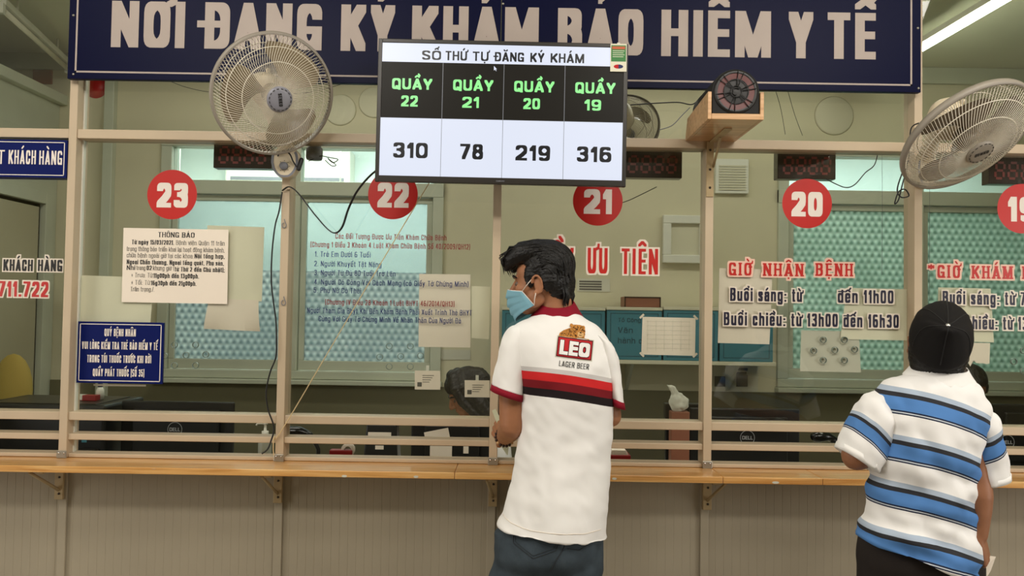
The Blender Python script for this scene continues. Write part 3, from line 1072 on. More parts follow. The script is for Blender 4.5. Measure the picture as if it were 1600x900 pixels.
for s, a, b in (('NƠI', 173, 289), ('ĐĂNG', 319, 504), ('KÝ', 532, 617), ('KHÁM', 643, 843), ('BẢO', 871, 1006), ('HIỂM', 1033, 1206), ('Y', 1232, 1271), ('TẾ', 1293, 1369)):
    mb = MB()
    put_text(mb, s, a, b, 73.5 + .0163 * (a - 173), 74, YS - .0008, **kw)
    mb.build('word', 'sign_letter', sg, 0, False)
for px, py in ((115, 24), (115, 116), (786, 6), (1434, 44), (1435, 138)):
    q = P(px, py, YS)
    mb = MB()
    mb.lathe([(.0001, YS - .004), (.004, YS - .003), (.005, YS)], (q.x, 0, q.z), 'Y', 12)
    mb.build('screw', 'steel', sg)
for xx in (sx0 + .3, sx1 - .3):
    MB().box((xx - .015, YS + .0252, sz0 + .1), (xx + .015, -.0505 if 0 else -.0505 + .05, sz0 + .13)).build('wall_bracket', 'steel', sg)


# ================================================================== SMALL NAVY SIGNS
def navy_sign(name, x0, x1, py0, py1, lines, label, y=-.012, pxl=None):
    a, b = P(x0, py1, y), P(x1, py0 + .0163 * (x1 - x0), y)
    r = thing(name, label, 'sign', ((a.x + b.x) / 2, y, a.z))
    MB().box((a.x, y, a.z), (b.x, -.0005, b.z)).build('plate', 'navy_small', r, .001)
    t, i_ = .003, .008
    mb = MB()
    for q in ((a.x + i_, a.z + i_, b.x - i_, a.z + i_ + t), (a.x + i_, b.z - i_ - t, b.x - i_, b.z - i_), (a.x + i_, a.z + i_, a.x + i_ + t, b.z - i_), (b.x - i_ - t, a.z + i_, b.x - i_, b.z - i_)):
        mb.box((q[0], y - .0008, q[1]), (q[2], y, q[3]))
    mb.build('border_line', 'white_print', r)
    mb = MB()
    for s, u, v, bl, cp in lines:
        put_text(mb, s, u, v, bl, cp, y - .0008, w=.108, h=.105, gap=.14, aw=.5)
    mb.build('lettering', 'white_print', r, 0, False)


navy_sign('window_sign', 119, 256, 502, 598, [('QUÝ BỆNH NHÂN', 163, 212, 525, 11.5), ('VUI LÒNG KIỂM TRA THẺ BẢO HIỂM Y TẾ', 128, 246, 545, 11.5), ('TRONG TÚI THUỐC TRƯỚC KHI RỜI', 136, 236, 566, 11.5), ('QUẦY PHÁT THUỐC (SỐ 35)', 145, 225, 587.5, 11.5)],
          'navy four-line window sign with white border below the notice')
navy_sign('window_sign', -150, 105, 215, 274, [('T', -4, 7, 256, 22), ('KHÁCH', 13, 56, 256, 22), ('HÀNG', 61, 97, 257, 22)], 'navy sign reading KHÁCH HÀNG left of the fan', y=-.055)

# ================================================================== NUMBER DISCS AND GLASS LETTERING
YV = -.0006


def number_disc(num, px, py, label, r_px=39):
    q = P(px, py, 0)
    r = thing('counter_number', label, 'number disc', (q.x, 0, q.z), 'round red counter numbers')
    rad = r_px * S0
    mb = MB()
    n_ = 64
    mb.v = [Vector((q.x + rad * math.cos(2 * math.pi * i / n_), YV, q.z + rad * math.sin(2 * math.pi * i / n_))) for i in range(n_)]
    mb.face(range(n_))
    mb.build('disc', 'red_vinyl', r)
    mb = MB()
    wpx = 49 if num != '19' and num != '21' else 44
    put_text(mb, num, px - wpx / 2, px + wpx / 2, py + 20, 39, YV - .0006, w=.235, h=.19, gap=.08, aw=.56)
    mb.build('numeral', 'white_print', r, 0, False)


number_disc('23', 269, 304, 'red disc reading 23')
number_disc('22', 614, 304, 'red disc reading 22 half hidden by the screen')
number_disc('21', 934, 314, 'red disc reading 21 under the screen corner')
number_disc('20', 1261, 318, 'red disc reading 20')
number_disc('19', 1597, 326, 'red disc reading 19 cut by the right edge')


def glass_lettering(label, rows, y=YV):
    """rows: (text, x0, x1, baseline, cap, material, outline material, outline px, options)"""
    q = P(rows[0][1], rows[0][3], 0)
    r = thing('window_lettering', label, 'lettering', (q.x, 0, q.z))
    for s, x0, x1, bl, cap, m_, hm, e, kw in rows:
        mb_ = MB()
        if hm:
            put_text(mb_, s, x0, x1, bl, cap, y, mi=1, e=e * S0, **kw)
        put_text(mb_, s, x0, x1, bl, cap, y - .0012, **kw)
        mb_.build('text_line', [m_, hm or m_], r, 0, False)
    return r


IMP = dict(w=.12, h=.115, gap=.17, aw=.5)
SLB = dict(w=.16, h=.12, gap=.24, aw=.52, serif=.06)
CON = dict(w=.15, h=.125, gap=.15, aw=.5)
glass_lettering('red QUẦY ƯU TIÊN lettering with white outline behind the polo man', [
    ('QUẦY', 826, 896, 427, 41, 'red_vinyl', 'halo', 2.6, IMP), ('ƯU', 918, 949, 427, 40, 'red_vinyl', 'halo', 2.6, IMP), ('TIÊN', 971, 1028, 428, 40, 'red_vinyl', 'halo', 2.6, IMP)])
glass_lettering('red slab heading GIỜ NHẬN BỆNH with two dark hour lines', [
    ('GIỜ', 1139, 1174, 430, 20, 'red_vinyl', 'halo_pink', 2.6, SLB), ('NHẬN', 1193, 1255, 431, 20, 'red_vinyl', 'halo_pink', 2.6, SLB), ('BỆNH', 1275, 1332, 431, 20, 'red_vinyl', 'halo_pink', 2.6, SLB),
    ('Buổi sáng: từ', 1141, 1253, 470, 20.5, 'ink_navy', 'halo', 2, CON), ('đến 11h00', 1309, 1396, 473, 20.5, 'ink_navy', 'halo', 2, CON),
    ('Buổi chiều: từ 13h00 đến 16h30', 1131, 1404, 508, 20.5, 'ink_navy', 'halo', 2, CON)])
glass_lettering('red starred heading GIỜ KHÁM with dark hour lines at the right edge', [
    ('*', 1450, 1460, 426, 13, 'red_vinyl', 'halo_pink', 2, dict(w=.2, h=.16)), ('GIỜ', 1465, 1500, 434, 20, 'red_vinyl', 'halo_pink', 2.6, SLB), ('KHÁM', 1519, 1582, 435, 20, 'red_vinyl', 'halo_pink', 2.6, SLB), ('BỆNH', 1598, 1656, 436, 20, 'red_vinyl', 'halo_pink', 2.6, SLB),
    ('Buổi sáng: từ 7h00', 1473, 1634, 475, 20.5, 'ink_navy', 'halo', 2, CON), ('Buổi chiều: từ 13h00', 1467, 1636, 513.5, 20.5, 'ink_navy', 'halo', 2, CON)])
glass_lettering('black KHÁCH HÀNG and red 711.722 lettering with white outline', [
    ('KHÁCH', 5, 51, 423, 18, 'ink', 'halo', 2, dict(w=.16, h=.13, gap=.14, aw=.55)), ('HÀNG', 59, 97, 423.5, 18, 'ink', 'halo', 2, dict(w=.16, h=.13, gap=.14, aw=.55)),
    ('711.722', -3, 75, 463, 24, 'red_vinyl', 'halo', 2.2, dict(w=.17, h=.14, gap=.13, aw=.55))])
TX = dict(w=.125, h=.095, gap=.16, aw=.55)
glass_lettering('small faded red and blue list of priority patients on the pane of counter 22', [
    ('Các Đối Tượng Được Ưu Tiên Khám Chữa Bệnh', 524, 698, 373, 8.5, 'rust_print', None, 0, TX),
    ('(Chương 1 Điều 3 Khoản 4 Luật Khám Chữa Bệnh Số 40/2009/QH12)', 485, 735, 386, 8.5, 'rust_print', None, 0, TX),
    ('1. Trẻ Em Dưới 6 Tuổi', 492, 579, 401, 8.5, 'blue_print', None, 0, TX), ('2. Người Khuyết Tật Nặng', 491, 596, 416, 8.5, 'blue_print', None, 0, TX),
    ('3. Người Từ Đủ 80 Tuổi Trở Lên', 491, 618, 430, 8.5, 'blue_print', None, 0, TX), ('4. Người Có Công Với Cách Mạng (có Giấy Tờ Chứng Minh)', 491, 732, 444.5, 8.5, 'blue_print', None, 0, TX),
    ('5. Phụ Nữ Có Thai', 490, 564, 457.5, 8.5, 'blue_print', None, 0, TX), ('(Chương IV Điều 28 Khoản 1 Luật BHYT 46/2014/QH13)', 508, 710, 476, 8.5, 'rust_print', None, 0, TX),
    ('Người Tham Gia Bhyt Khi Đến Khám Bệnh Phải Xuất Trình Thẻ BHYT', 480, 737, 489, 8.5, 'blue_print', None, 0, TX), ('Cùng Với Giấy Tờ Chứng Minh Về Nhân Thân Của Người Đó', 498, 720, 502, 8.5, 'blue_print', None, 0, TX)])


# ================================================================== PAPERS ON THE GLASS
def sheet(name, corners, y, label, cat='paper', m_='paper', curl=.0, group=None, thick=.0006, rag=0.0):
    """corners TL, TR, BR, BL in pixels"""
    cs = [P(px, py, y) for px, py in corners]
    r = thing(name, label, cat, ((cs[0].x + cs[1].x) / 2, y, cs[2].z), group)
    mb = MB()
    nx, ny = 12, 12
    k0 = len(mb.v)
    for side in (0, thick):
        for j in range(ny + 1):
            for i in range(nx + 1):
                u, v = i / nx, j / ny
                q = cs[0] * (1 - u) * (1 - v) + cs[1] * u * (1 - v) + cs[2] * u * v + cs[3] * (1 - u) * v
                yy = y + side + curl * (v ** 3) * (.6 + .4 * math.sin(u * 7 + corners[0][0]))
                zz = q.z + (rag * nz(u * 9, corners[0][0], v) if j in (ny,) else 0)
                mb.v.append(Vector((q.x, yy, zz)))
    N_ = (nx + 1) * (ny + 1)
    for j in range(ny):
        for i in range(nx):
            a = j * (nx + 1) + i
            mb.face((a, a + nx + 1, a + nx + 2, a + 1))
            mb.face((N_ + a, N_ + a + 1, N_ + a + nx + 2, N_ + a + nx + 1))
    edge = [i for i in range(nx + 1)] + [j * (nx + 1) + nx for j in range(1, ny + 1)] + [ny * (nx + 1) + i for i in range(nx - 1, -1, -1)] + [j * (nx + 1) for j in range(ny - 1, 0, -1)]
    for i in range(len(edge)):
        a, b = edge[i], edge[(i + 1) % len(edge)]
        mb.face((a, b, b + N_, a + N_))
    mb.build('sheet', m_, r, 0, False)
    return r


YN = -.0022
nt = sheet('notice', ((193, 356), (357, 359), (355, 475), (190, 472)), YN, 'white printed notice headed THÔNG BÁO on the pane of counter 23', 'notice')
mb, mb2 = MB(), MB()
SER = dict(w=.10, h=.07, gap=.15, aw=.62, serif=.05)
SEB = dict(w=.18, h=.10, gap=.14, aw=.62, serif=.05)
yt = YN - .0005
put_text(mb, 'THÔNG BÁO', 247, 304, 370.5, 8, yt, **SEB)
put_text(mb, 'Từ ngày 15/03/2021.', 206, 272, 381.5, 7, yt, **SEB)
put_text(mb2, 'Bệnh viện Quận 11 trân', 275, 351, 382.5, 7, yt, **SER)
put_text(mb2, 'trọng thông báo triển khai lại hoạt động khám bệnh,', 198, 351, 392, 7, yt, **SER)
put_text(mb2, 'chữa bệnh ngoài giờ tại các khoa:', 198, 302, 402, 7, yt, **SER)
put_text(mb, 'Nội tổng hợp,', 304, 351, 403.5, 7, yt, **SEB)
put_text(mb, 'Ngoại Chấn thương, Ngoại tổng quát, Phụ sản,', 198, 350, 412.5, 7, yt, **SEB)
put_text(mb, 'Nhi', 198, 211, 421.5, 7, yt, **SEB)
put_text(mb2, 'trong', 213, 227, 421.7, 7, yt, **SER)
put_text(mb, '02', 229, 237, 422, 7, yt, **SEB)
put_text(mb2, 'khung giờ (', 239, 272, 422.2, 7, yt, **SER)
put_text(mb, 'từ Thứ 2 đến Chủ nhật);', 273, 351, 424, 7, yt, **SEB)
put_text(mb2, '+ Trưa: Từ', 205, 238, 433, 7, yt, **SER)
put_text(mb, '11g00ph đến 13g00ph.', 240, 311, 434, 7, yt, **SEB)
put_text(mb2, '+ Tối: Từ', 205, 234, 444.5, 7, yt, **SER)
put_text(mb, '16g30ph đến 21g00ph.', 236, 307, 445.5, 7, yt, **SEB)
put_text(mb2, 'Trân trọng./.', 204, 241, 455, 7, yt, **SER)
mb.build('bold_print', 'ink', nt, 0, False)
mb2.build('print', 'ink_grey', nt, 0, False)
YG = .0085                                     # just behind the glass
sheet('paper_sheet', ((324, 352), (413, 355), (409, 471), (322, 468)), YG + .003, 'ruled sheet with punched right edge behind the printed notice', m_='paper_old')
sheet('paper_sheet', ((327, 466), (404, 469), (404, 518), (316, 514)), YG, 'curled paper scrap hanging below the printed notice', m_='paper', curl=.02)
sheet('paper_sheet', ((124, 430), (241, 434), (234, 514), (122, 510)), YG, 'yellowed paper behind the glass above the four-line navy sign', m_='paper_old')
sheet('paper_sheet', ((146, 600), (228, 601), (228, 604), (146, 603)), YG, 'thin white paper edge peeping out under the four-line navy sign')
sheet('paper_sheet', ((655, 428), (735, 429), (735, 543), (654, 542)), YG + .004, 'whitish sheet behind the lower end of the priority list', m_='paper')
sheet('paper_sheet', ((737, 447), (766, 448), (764, 530), (737, 528)), YG, 'yellowed sheet between the priority list and the screen post', m_='paper_old')
tp = sheet('paper_sheet', ((1004, 495), (1087, 497), (1086, 556), (1002, 554)), YG, 'white ruled form taped at its corners right of the white polo')
mb = MB()
for cx_, cy_ in ((1003, 494), (1087, 496), (1086, 555), (1003, 554)):
    q = P(cx_, cy_, YG - .0012)
    rm = Matrix.Translation(q) @ Matrix.Rotation(R(45 if (cx_ < 1040) == (cy_ < 520) else -45), 4, 'Y')
    MB().cbox((0, 0, 0), (.008, .0004, .022), 0, rm).build('tape', 'halo', tp)

mb = MB()
for i in range(7):
    q, q2 = P(1010, 502 + i * 7, YG - .0012), P(1080, 503 + i * 7, YG - .0012)
    mb.box((q.x, q.y, q.z), (q2.x, q.y + .0003, q.z + .0009))
for i in range(6):
    q, q2 = P(1012 + i * 13, 500, YG - .0012), P(1012 + i * 13, 548, YG - .0012)
    mb.box((q.x, q.y, q2.z), (q.x + .0009, q.y + .0003, q.z))
mb.build('ruling', 'paper_grey', tp)
sheet('paper_sheet', ((1124, 419), (1207, 421), (1203, 538), (1122, 536)), YG, 'white sheet behind the left end of the hour lines of counter 20', curl=.01)
sheet('paper_sheet', ((1323, 450), (1421, 452), (1419, 532), (1313, 530)), YG, 'yellowed sheet left of the black cap', m_='paper_old')
sheet('paper_sheet', ((1466, 449), (1548, 451), (1553, 535), (1464, 532)), YG, 'yellowed sheet behind the black cap', m_='paper_old')
sheet('paper_sheet', ((1490, 535), (1547, 536), (1546, 568), (1486, 566)), YG + .003, 'torn pale paper beside the right edge of the black cap', m_='paper', rag=.02)
sheet('paper_sheet', ((1252, 516), (1342, 518), (1345, 582), (1250, 580)), YG + .004, 'faded grey sheet around the speaking holes of counter 20', m_='paper_grey')


def card(px, py, w_, h_, label):
    c_ = sheet('card', ((px, py), (px + w_, py + .5), (px + w_, py + h_), (px, py + h_ - .5)), YG, label, 'card', 'paper', group='small cards hung behind the glass')
    mb = MB()
    q = P(px + 4, py + h_ - 5, YG - .0009)
    mb.box((q.x, q.y, q.z), (q.x + .017, q.y + .0003, q.z + .017))
    for i in range(4):
        q = P(px + 12, py + 8 + i * 3.4, YG - .0009)
        mb.box((q.x, q.y, q.z), (q.x + .045 - .006 * i, q.y + .0003, q.z + .002))
    mb.build('print', 'ink_grey', c_)
    q = P(px + w_ * .5, py + 1, YG + .001)
    MB().box((q.x - .006, q.y, q.z - .004), (q.x + .006, q.y + .0008, q.z + .022)).build('clip', 'white_plastic', c_)


card(648, 579, 40, 30, 'small printed card hanging left of the clerk with black hair')
card(726, 594, 39, 27, 'small printed card hanging beside the screen post')

# ================================================================== SCREEN
def rig(origin, ex, ey, ez):
    m = Matrix((ex, ey, ez)).transposed().to_4x4()
    m.translation = origin
    return m


YT = -.25
TL, TR, BR, BL = (P(590.5, 60, YT), P(981, 68, YT), P(978.5, 291, YT), P(586.5, 284, YT))
tc = (TL + TR + BR + BL) / 4
tw = ((TR - TL).length + (BR - BL).length) / 2
th_ = ((TL - BL).length + (TR - BR).length) / 2
tilt = R(-.35)
tm = Matrix.Translation(tc) @ Matrix.Rotation(-tilt, 4, 'Y')
tv = thing('display_screen', 'wide black-framed queue screen showing four counter numbers', 'screen', tc)
b_ = MB()
ow, oh = tw / 2, th_ / 2
ins = .0145
b_.box((-ow, 0, -oh), (-ow + ins, .022, oh), 0, tm).box((ow - ins, 0, -oh), (ow, .022, oh), 0, tm)
b_.box((-ow + ins, 0, oh - ins), (ow - ins, .022, oh), 0, tm).box((-ow + ins, 0, -oh), (ow - ins, .022, -oh + ins * 1.55), 0, tm)
b_.build('bezel', 'dark_frame', tv, .002)
mb = MB()
mb.box((-ow + .004, .022, -oh + .004), (ow - .004, .034, oh - .004), 0, tm)
mb.box((-ow * .62, .034, -oh * .8), (ow * .62, .062, oh * .45), 0, tm)
mb.build('back_shell', 'black', tv, .004)
iw0, iw1, iz0, iz1 = -ow + ins, ow - ins, -oh + ins * 1.55, oh - ins
scr = MB().box((iw0, .004, iz0), (iw1, .02, iz1), 0, tm).build('panel', 'scr_black', tv)
H_ = iz1 - iz0
zA, zB = iz1 - H_ * .142, iz1 - H_ * .565
W_ = iw1 - iw0
mb = MB()
mb.box((iw0, .0034, zA), (iw0 + W_ * .955, .0042, iz1), 0, tm)
mb.box((iw0, .0034, iz0), (iw1, .0042, zB), 0, tm)
mb.build('white_field', 'scr_white', scr)
for k in (1, 2, 3):
    xx = iw0 + W_ * (k * .2525)
    MB().box((xx - .0009, .003, iz0), (xx + .0009, .0039, zA), 0, tm).build('column_line', 'scr_line', scr)
VER = dict(w=.215, h=.17, gap=.13, aw=.72)
HW = (('SỐ', 657, 687), ('THỨ', 694, 728), ('TỰ', 737, 762), ('ĐĂNG', 772, 818), ('KÝ', 828, 850), ('KHÁM', 860, 913))
for wd_, ha, hb in HW:
    mb = MB()
    local_text(mb, wd_, tm @ Matrix.Translation((iw0 + W_ * .5 + ((ha + hb) / 2 - 785) * .00229, .0031, iz1 - H_ * .088)), (hb - ha) * .00229, .034, 0, w=.19, h=.155, gap=.14, aw=.72)
    mb.build('heading_word', 'scr_ink', scr, 0, False)
for k, (no, val, nw_) in enumerate((('22', '310', .125), ('21', '78', .083), ('20', '219', .125), ('19', '316', .125))):
    xx = iw0 + W_ * (.1265 + .2525 * k)
    mb = MB()
    local_text(mb, 'QUẦY', tm @ Matrix.Translation((xx, .0031, iz1 - H_ * .308)), .145, .040, 0, **VER)
    mb.build('counter_heading', 'scr_green', scr, 0, False)
    mb = MB()
    local_text(mb, no, tm @ Matrix.Translation((xx - .008, .0031, iz1 - H_ * .437)), .060, .040, 0, **VER)
    mb.build('counter_number', 'scr_green', scr, 0, False)
    mb = MB()
    local_text(mb, val, tm @ Matrix.Translation((xx, .0031, iz1 - H_ * .808)), nw_, .056, 0, **VER)
    mb.build('number', 'scr_ink', scr, 0, False)
mb = MB()
q = tm @ Vector((iw0 + W_ * .463, .0028, iz1 - H_ * .158))
mb.v = [q + Vector((a, 0, b)) for a, b in ((0, 0), (0, -.017), (.004, -.0135), (.0075, -.019), (.0095, -.018), (.006, -.0125), (.011, -.0125))]
mb.face(range(7))
mb.build('pointer', 'scr_white', scr)
mb = MB()
local_text(mb, 'SAMSUNG', tm @ Matrix.Translation((0, -.0006, -oh + ins * .72)), .03, .0048, 0, w=.18, h=.15, gap=.2)
mb.build('maker_mark', 'fan_band', tv, 0, False)
mb = MB()
mb.box((XP['C'] - tc.x - .05, .062, -.10), (XP['C'] - tc.x + .05, .072, .10), 0, tm)
mb.box((XP['C'] - tc.x - .02, .072, -.02), (XP['C'] - tc.x + .02, YF - YT - .012, .02), 0, tm)
mb.box((XP['C'] - tc.x - .04, YF - YT - .012, -.09), (XP['C'] - tc.x + .04, YF - YT - .0005, .09), 0, tm)
mb.build('wall_mount', 'black', tv, .002)
# energy card hanging over the corner
q0, q1 = P(954, 68, YT - .004), P(979, 112, YT - .004)
et = thing('energy_card', 'small green energy rating card hanging on the top right corner of the screen', 'card', ((q0.x + q1.x) / 2, YT - .004, q1.z))
x0, x1, z1_, z0_ = q0.x, q1.x, q0.z + .0, q1.z
MB().box((x0, YT - .0035, z0_), (x1, YT - .0012, z1_)).build('sleeve', 'paper_old', et, .0006)
ww = x1 - x0
hh = z1_ - z0_
yy = YT - .0040
MB().box((x0 + .003, yy, z0_ + hh * .36), (x1 - .003, YT - .0034, z1_ - hh * .06)).build('green_field', 'tag_green', et)
MB().box((x0 + .006, yy - .0003, z1_ - hh * .2), (x1 - .006, yy, z1_ - hh * .1)).build('orange_band', 'tag_orange', et)
mb = MB()
for i in range(4):
    mb.box((x0 + .008, yy - .0003, z1_ - hh * (.27 + .07 * i)), (x1 - .008 - .004 * (i % 2), yy, z1_ - hh * (.25 + .07 * i)))
mb.build('print', 'paper_old', et)
for nm, m_, dx in (('half_oval', 'leo_red', -1), ('half_oval', 'blue_print', 1)):
    cx_, cz_ = (x0 + x1) / 2, z0_ + hh * .18
    ol = [(cx_ + dx * .017 * math.sin(math.pi * t / 10), cz_ + .0075 * math.cos(math.pi * t / 10)) for t in range(11)]
    MB().prism(ol, yy, YT - .0034).build(nm, m_, et)
MB().box(((x0 + x1) / 2 - .005, YT - .003, z1_ - .002), ((x0 + x1) / 2 + .005, YT + .003, z1_ + .004)).build('hook', 'white_plastic', et)


# ================================================================== FANS
def axis_matrix(px, py, y, off_deg, sx, sy):
    """frame whose -Y looks along a fan's axis: off_deg away from the line to the camera, towards (sx, sy) of the image"""
    o = P(px, py, y)
    v = (CAM - o).normalized()
    right = v.cross(Vector((0, 0, 1))).normalized() * -1
    upv = v.cross(right) * -1
    if upv.z < 0:
        upv = -upv
    s = (right * sx + upv * -sy).normalized()
    ax = (v * math.cos(R(off_deg)) + s * math.sin(R(off_deg))).normalized()
    ey = -ax
    ez = (Vector((0, 0, 1)) - ey * ey.z).normalized()
    ex = ey.cross(ez)
    return rig(o, ex, ey, ez)


def wall_fan(name, m, post, zbase, label, rad=.215, blade_turn=0, base_w=.085, base_h=.10, blades='fan_blade', ybase=None, logo=True, hub='fan_hub', inside=False):
    """m: origin at the centre of the rim; -Y looks out of the fan"""
    yb = YF if ybase is None else ybase
    sg_ = 1 if inside else -1                 # towards the room the fan is in
    rt = thing(name, label, 'fan', (post, yb, zbase))
    dome = .075

    def wires(sign, depth, nw, r0, swirl):
        mb = MB()
        for i in range(nw):
            a0 = 2 * math.pi * i / nw
            pts = []
            for t in (0, .2, .4, .6, .8, .93, 1):
                r_ = r0 + (rad - r0) * t
                a = a0 + swirl * (1 - t)
                dy = depth * (1 - ((r_ - r0) / (rad - r0)) ** 2.6)
                pts.append(m @ Vector((r_ * math.cos(a), sign * dy, r_ * math.sin(a))))
            mb.tube(pts, .00105, 4, 0, cap=False)
        for t in (.48, .76):
            r_ = r0 + (rad - r0) * t
            dy = depth * (1 - t ** 2.6)
            mb.tube([m @ Vector((r_ * math.cos(a * math.pi / 24), sign * (dy - .0015), r_ * math.sin(a * math.pi / 24))) for a in range(49)], .0017, 5, 0, cap=False)
        return mb
    wires(-1, dome, 110, .045, .55).build('front_grille', 'fan_wire', rt, 0, False)
    wires(1, dome * .9, 80, .06, -.4).build('rear_grille', 'fan_wire', rt, 0, False)
    mb = MB()
    mb.lathe([(rad - .004, -.011), (rad + .004, -.012), (rad + .0065, 0), (rad + .004, .012), (rad - .004, .011), (rad - .002, 0), (rad - .004, -.011)], (0, 0, 0), 'Y', 72, 0, m, False)
    mb.build('rim', 'fan_rim', rt)
    mb = MB()
    mb.lathe([(.0001, -dome - .010), (.03, -dome - .0095), (.043, -dome - .006), (.0475, -dome + .004), (.046, -dome + .010), (.0001, -dome + .010)], (0, 0, 0), 'Y', 40, 0, m)
    hb = mb.build('hub_cap', hub, rt)
    mb = MB()
    for i in range(16):
        a = 2 * math.pi * i / 16
        k = m @ Matrix.Rotation(-a, 4, 'Y') @ Matrix.Translation((0, -dome - .0105 + .0005, .0385))
        mb.cbox((0, 0.0012, 0), (.008, .0014, .0022), 0, k)
    mb.build('hub_slot', 'dark_frame', hb)
    if logo:
        mb = MB()
        local_text(mb, 'SENKO', m @ Matrix.Translation((0, -dome - .0112, 0)) @ Matrix.Rotation(R(75 if not inside and logo == 1 else -32), 4, 'Y'), .046, .013, 0, w=.26, h=.2, gap=.12)
        mb.build('lettering', 'ink', hb, 0, False)
    # blades
    mb = MB()
    mb.lathe([(.0001, -.045), (.03, -.043), (.038, -.03), (.038, .02), (.0001, .022)], (0, 0, 0), 'Y', 28, 0, m)
    mb.build('blade_hub', blades, rt)
    for b in range(3):
        mb = MB()
        grid = []
        for i in range(9):
            t = i / 8
            r_ = .034 + (rad - .03 - .034) * t
            half = (.20 + .52 * math.sin(min(1, t * 1.25) * math.pi * .5) ** 1.1) * (1 if t < .85 else 1 - (t - .85) * 1.6)
            row = []
            for j in range(9):
                u = j / 8 - .5
                a = blade_turn + b * 2 * math.pi / 3 + u * 2 * half * (1.0) + t * .35
                y = u * .055 * (1 - .25 * t) - .01 + .02 * (u * u)
                row.append((r_ * math.cos(a), y, r_ * math.sin(a)))
            grid.append(row)
        for side in (0, .0016):
            k0 = len(mb.v)
            mb.v += [m @ Vector((x_, y_ + side, z_)) for row in grid for x_, y_, z_ in row]
            for i in range(8):
                for j in range(8):
                    a = k0 + i * 9 + j
                    mb.face((a, a + 1, a + 10, a + 9), 0, True)
        mb.build('blade', blades, rt, 0, False)
    # motor, neck, wall base
    mb = MB()
    mb.lathe([(.0001, .165), (.035, .162), (.052, .145), (.060, .11), (.062, .062), (.055, .052), (.0001, .05)], (0, 0, 0), 'Y', 32, 0, m)
    mt = mb.build('motor_housing', 'fan_body', rt)
    mb = MB()
    tk = m @ Vector((0, .10, .068))
    mb.tube([m @ Vector((0, .10, .055)), tk], .006, 10)
    mb.ball(tk, .009, 0, 12)
    mb.build('swing_knob', 'fan_body', mt)
    mc = m @ Vector((0, .115, -.03))
    yc_ = yb + sg_ * .035
    top = Vector((post, yc_, zbase + base_h * .5))
    mb = MB()
    mb.limb([mc, (mc * .45 + top * .55) + Vector((0, 0, .01)), top], [.030, .027, .032], 14)
    mb.build('arm', 'fan_body', rt)
    # shield-shaped control box
    ol = []
    for i in range(24):
        a = 2 * math.pi * i / 24
        cx_, cz_ = math.cos(a), math.sin(a)
        w_ = base_w / 2 * (1 if cz_ > 0 else .62 + .38 * (1 + cz_))
        ol.append((post + w_ * math.copysign(abs(cx_) ** .55, cx_), zbase + base_h / 2 * math.copysign(abs(cz_) ** .7, cz_)))
    o = MB().prism(ol, min(yb + sg_ * .0005, yb + sg_ * .05), max(yb + sg_ * .0005, yb + sg_ * .05), 0, True).build('control_box', 'fan_body', rt, .004)
    if not inside:
        mb = MB()
        inn = [(post + (a - post) * .80, zbase + (b - zbase) * .84) for a, b in ol]
        out_ = [(post + (a - post) * .98, zbase + (b - zbase) * .98) for a, b in ol]
        k = len(ol)
        mb.v = [Vector((a, yb - .0512, b)) for a, b in out_] + [Vector((a, yb - .0512, b)) for a, b in inn]
        for i in range(k // 2 + 0, k):
            j = (i + 1) % k
            mb.face((i, j, k + j, k + i))
        for i in (0, 1, 2, k // 2 - 3, k // 2 - 2, k // 2 - 1):
            j = (i + 1) % k
            mb.face((i, j, k + j, k + i))
        mb.build('grey_band', 'fan_band', o)
        mb = MB()
        mb.lathe([(.0001, yb - .066), (.014, yb - .065), (.0165, yb - .05)], (post - .002, 0, zbase - base_h * .12), 'Y', 24)
        mb.build('speed_knob', 'fan_band', o)
        mb = MB()
        for i in range(7):
            a = R(-40 + i * 43)
            mb.cbox((post - .002 + .021 * math.sin(a), yb - .0515, zbase - base_h * .12 + .021 * math.cos(a)), (.0025, .0012, .0025))
        mb.build('dial_mark', 'ink', o)
    return rt


m1 = axis_matrix(427, 148, -.26, 20, .84, .54)
f1 = wall_fan('wall_fan', m1, XP['B'] + .008, P(446, 254, YF - .05).z, 'cream wall fan facing the hall left of the screen', blade_turn=.9, base_w=.105, base_h=.115, logo=1)
m2 = axis_matrix(1510, 214, -.50, 57, .60, .80)
f2 = wall_fan('wall_fan', m2, XP['E'] + .012, P(1448, 272, YF).z, 'cream wall fan tilted steeply down at the right edge', blade_turn=.2, logo=2, hub='fan_rim', blades='fan_blade_b', base_w=.08, base_h=.12)


# small fans of the office, hung on the inner side of the partition
def rigged_fan(px, py, y, off, sx, sy, post, zb, label, rad=.2):
    m_ = axis_matrix(px, py, y, 0, 0, 1)
    o_ = m_.translation.copy()
    ax = Vector((sx, off, sy)).normalized()
    ey = -ax
    ez = (Vector((0, 0, 1)) - ey * ey.z).normalized()
    return wall_fan('office_fan', rig(o_, ey.cross(ez), ey, ez), post, zb, label, rad=rad, ybase=.0355, inside=True, logo=0, base_w=.07, base_h=.07, hub='fan_band')


rigged_fan(972, 200, .36, 1, .3, -.35, XP['C'] + .2, P(905, 222, .05).z, 'grey office fan behind the right edge of the screen', .16)


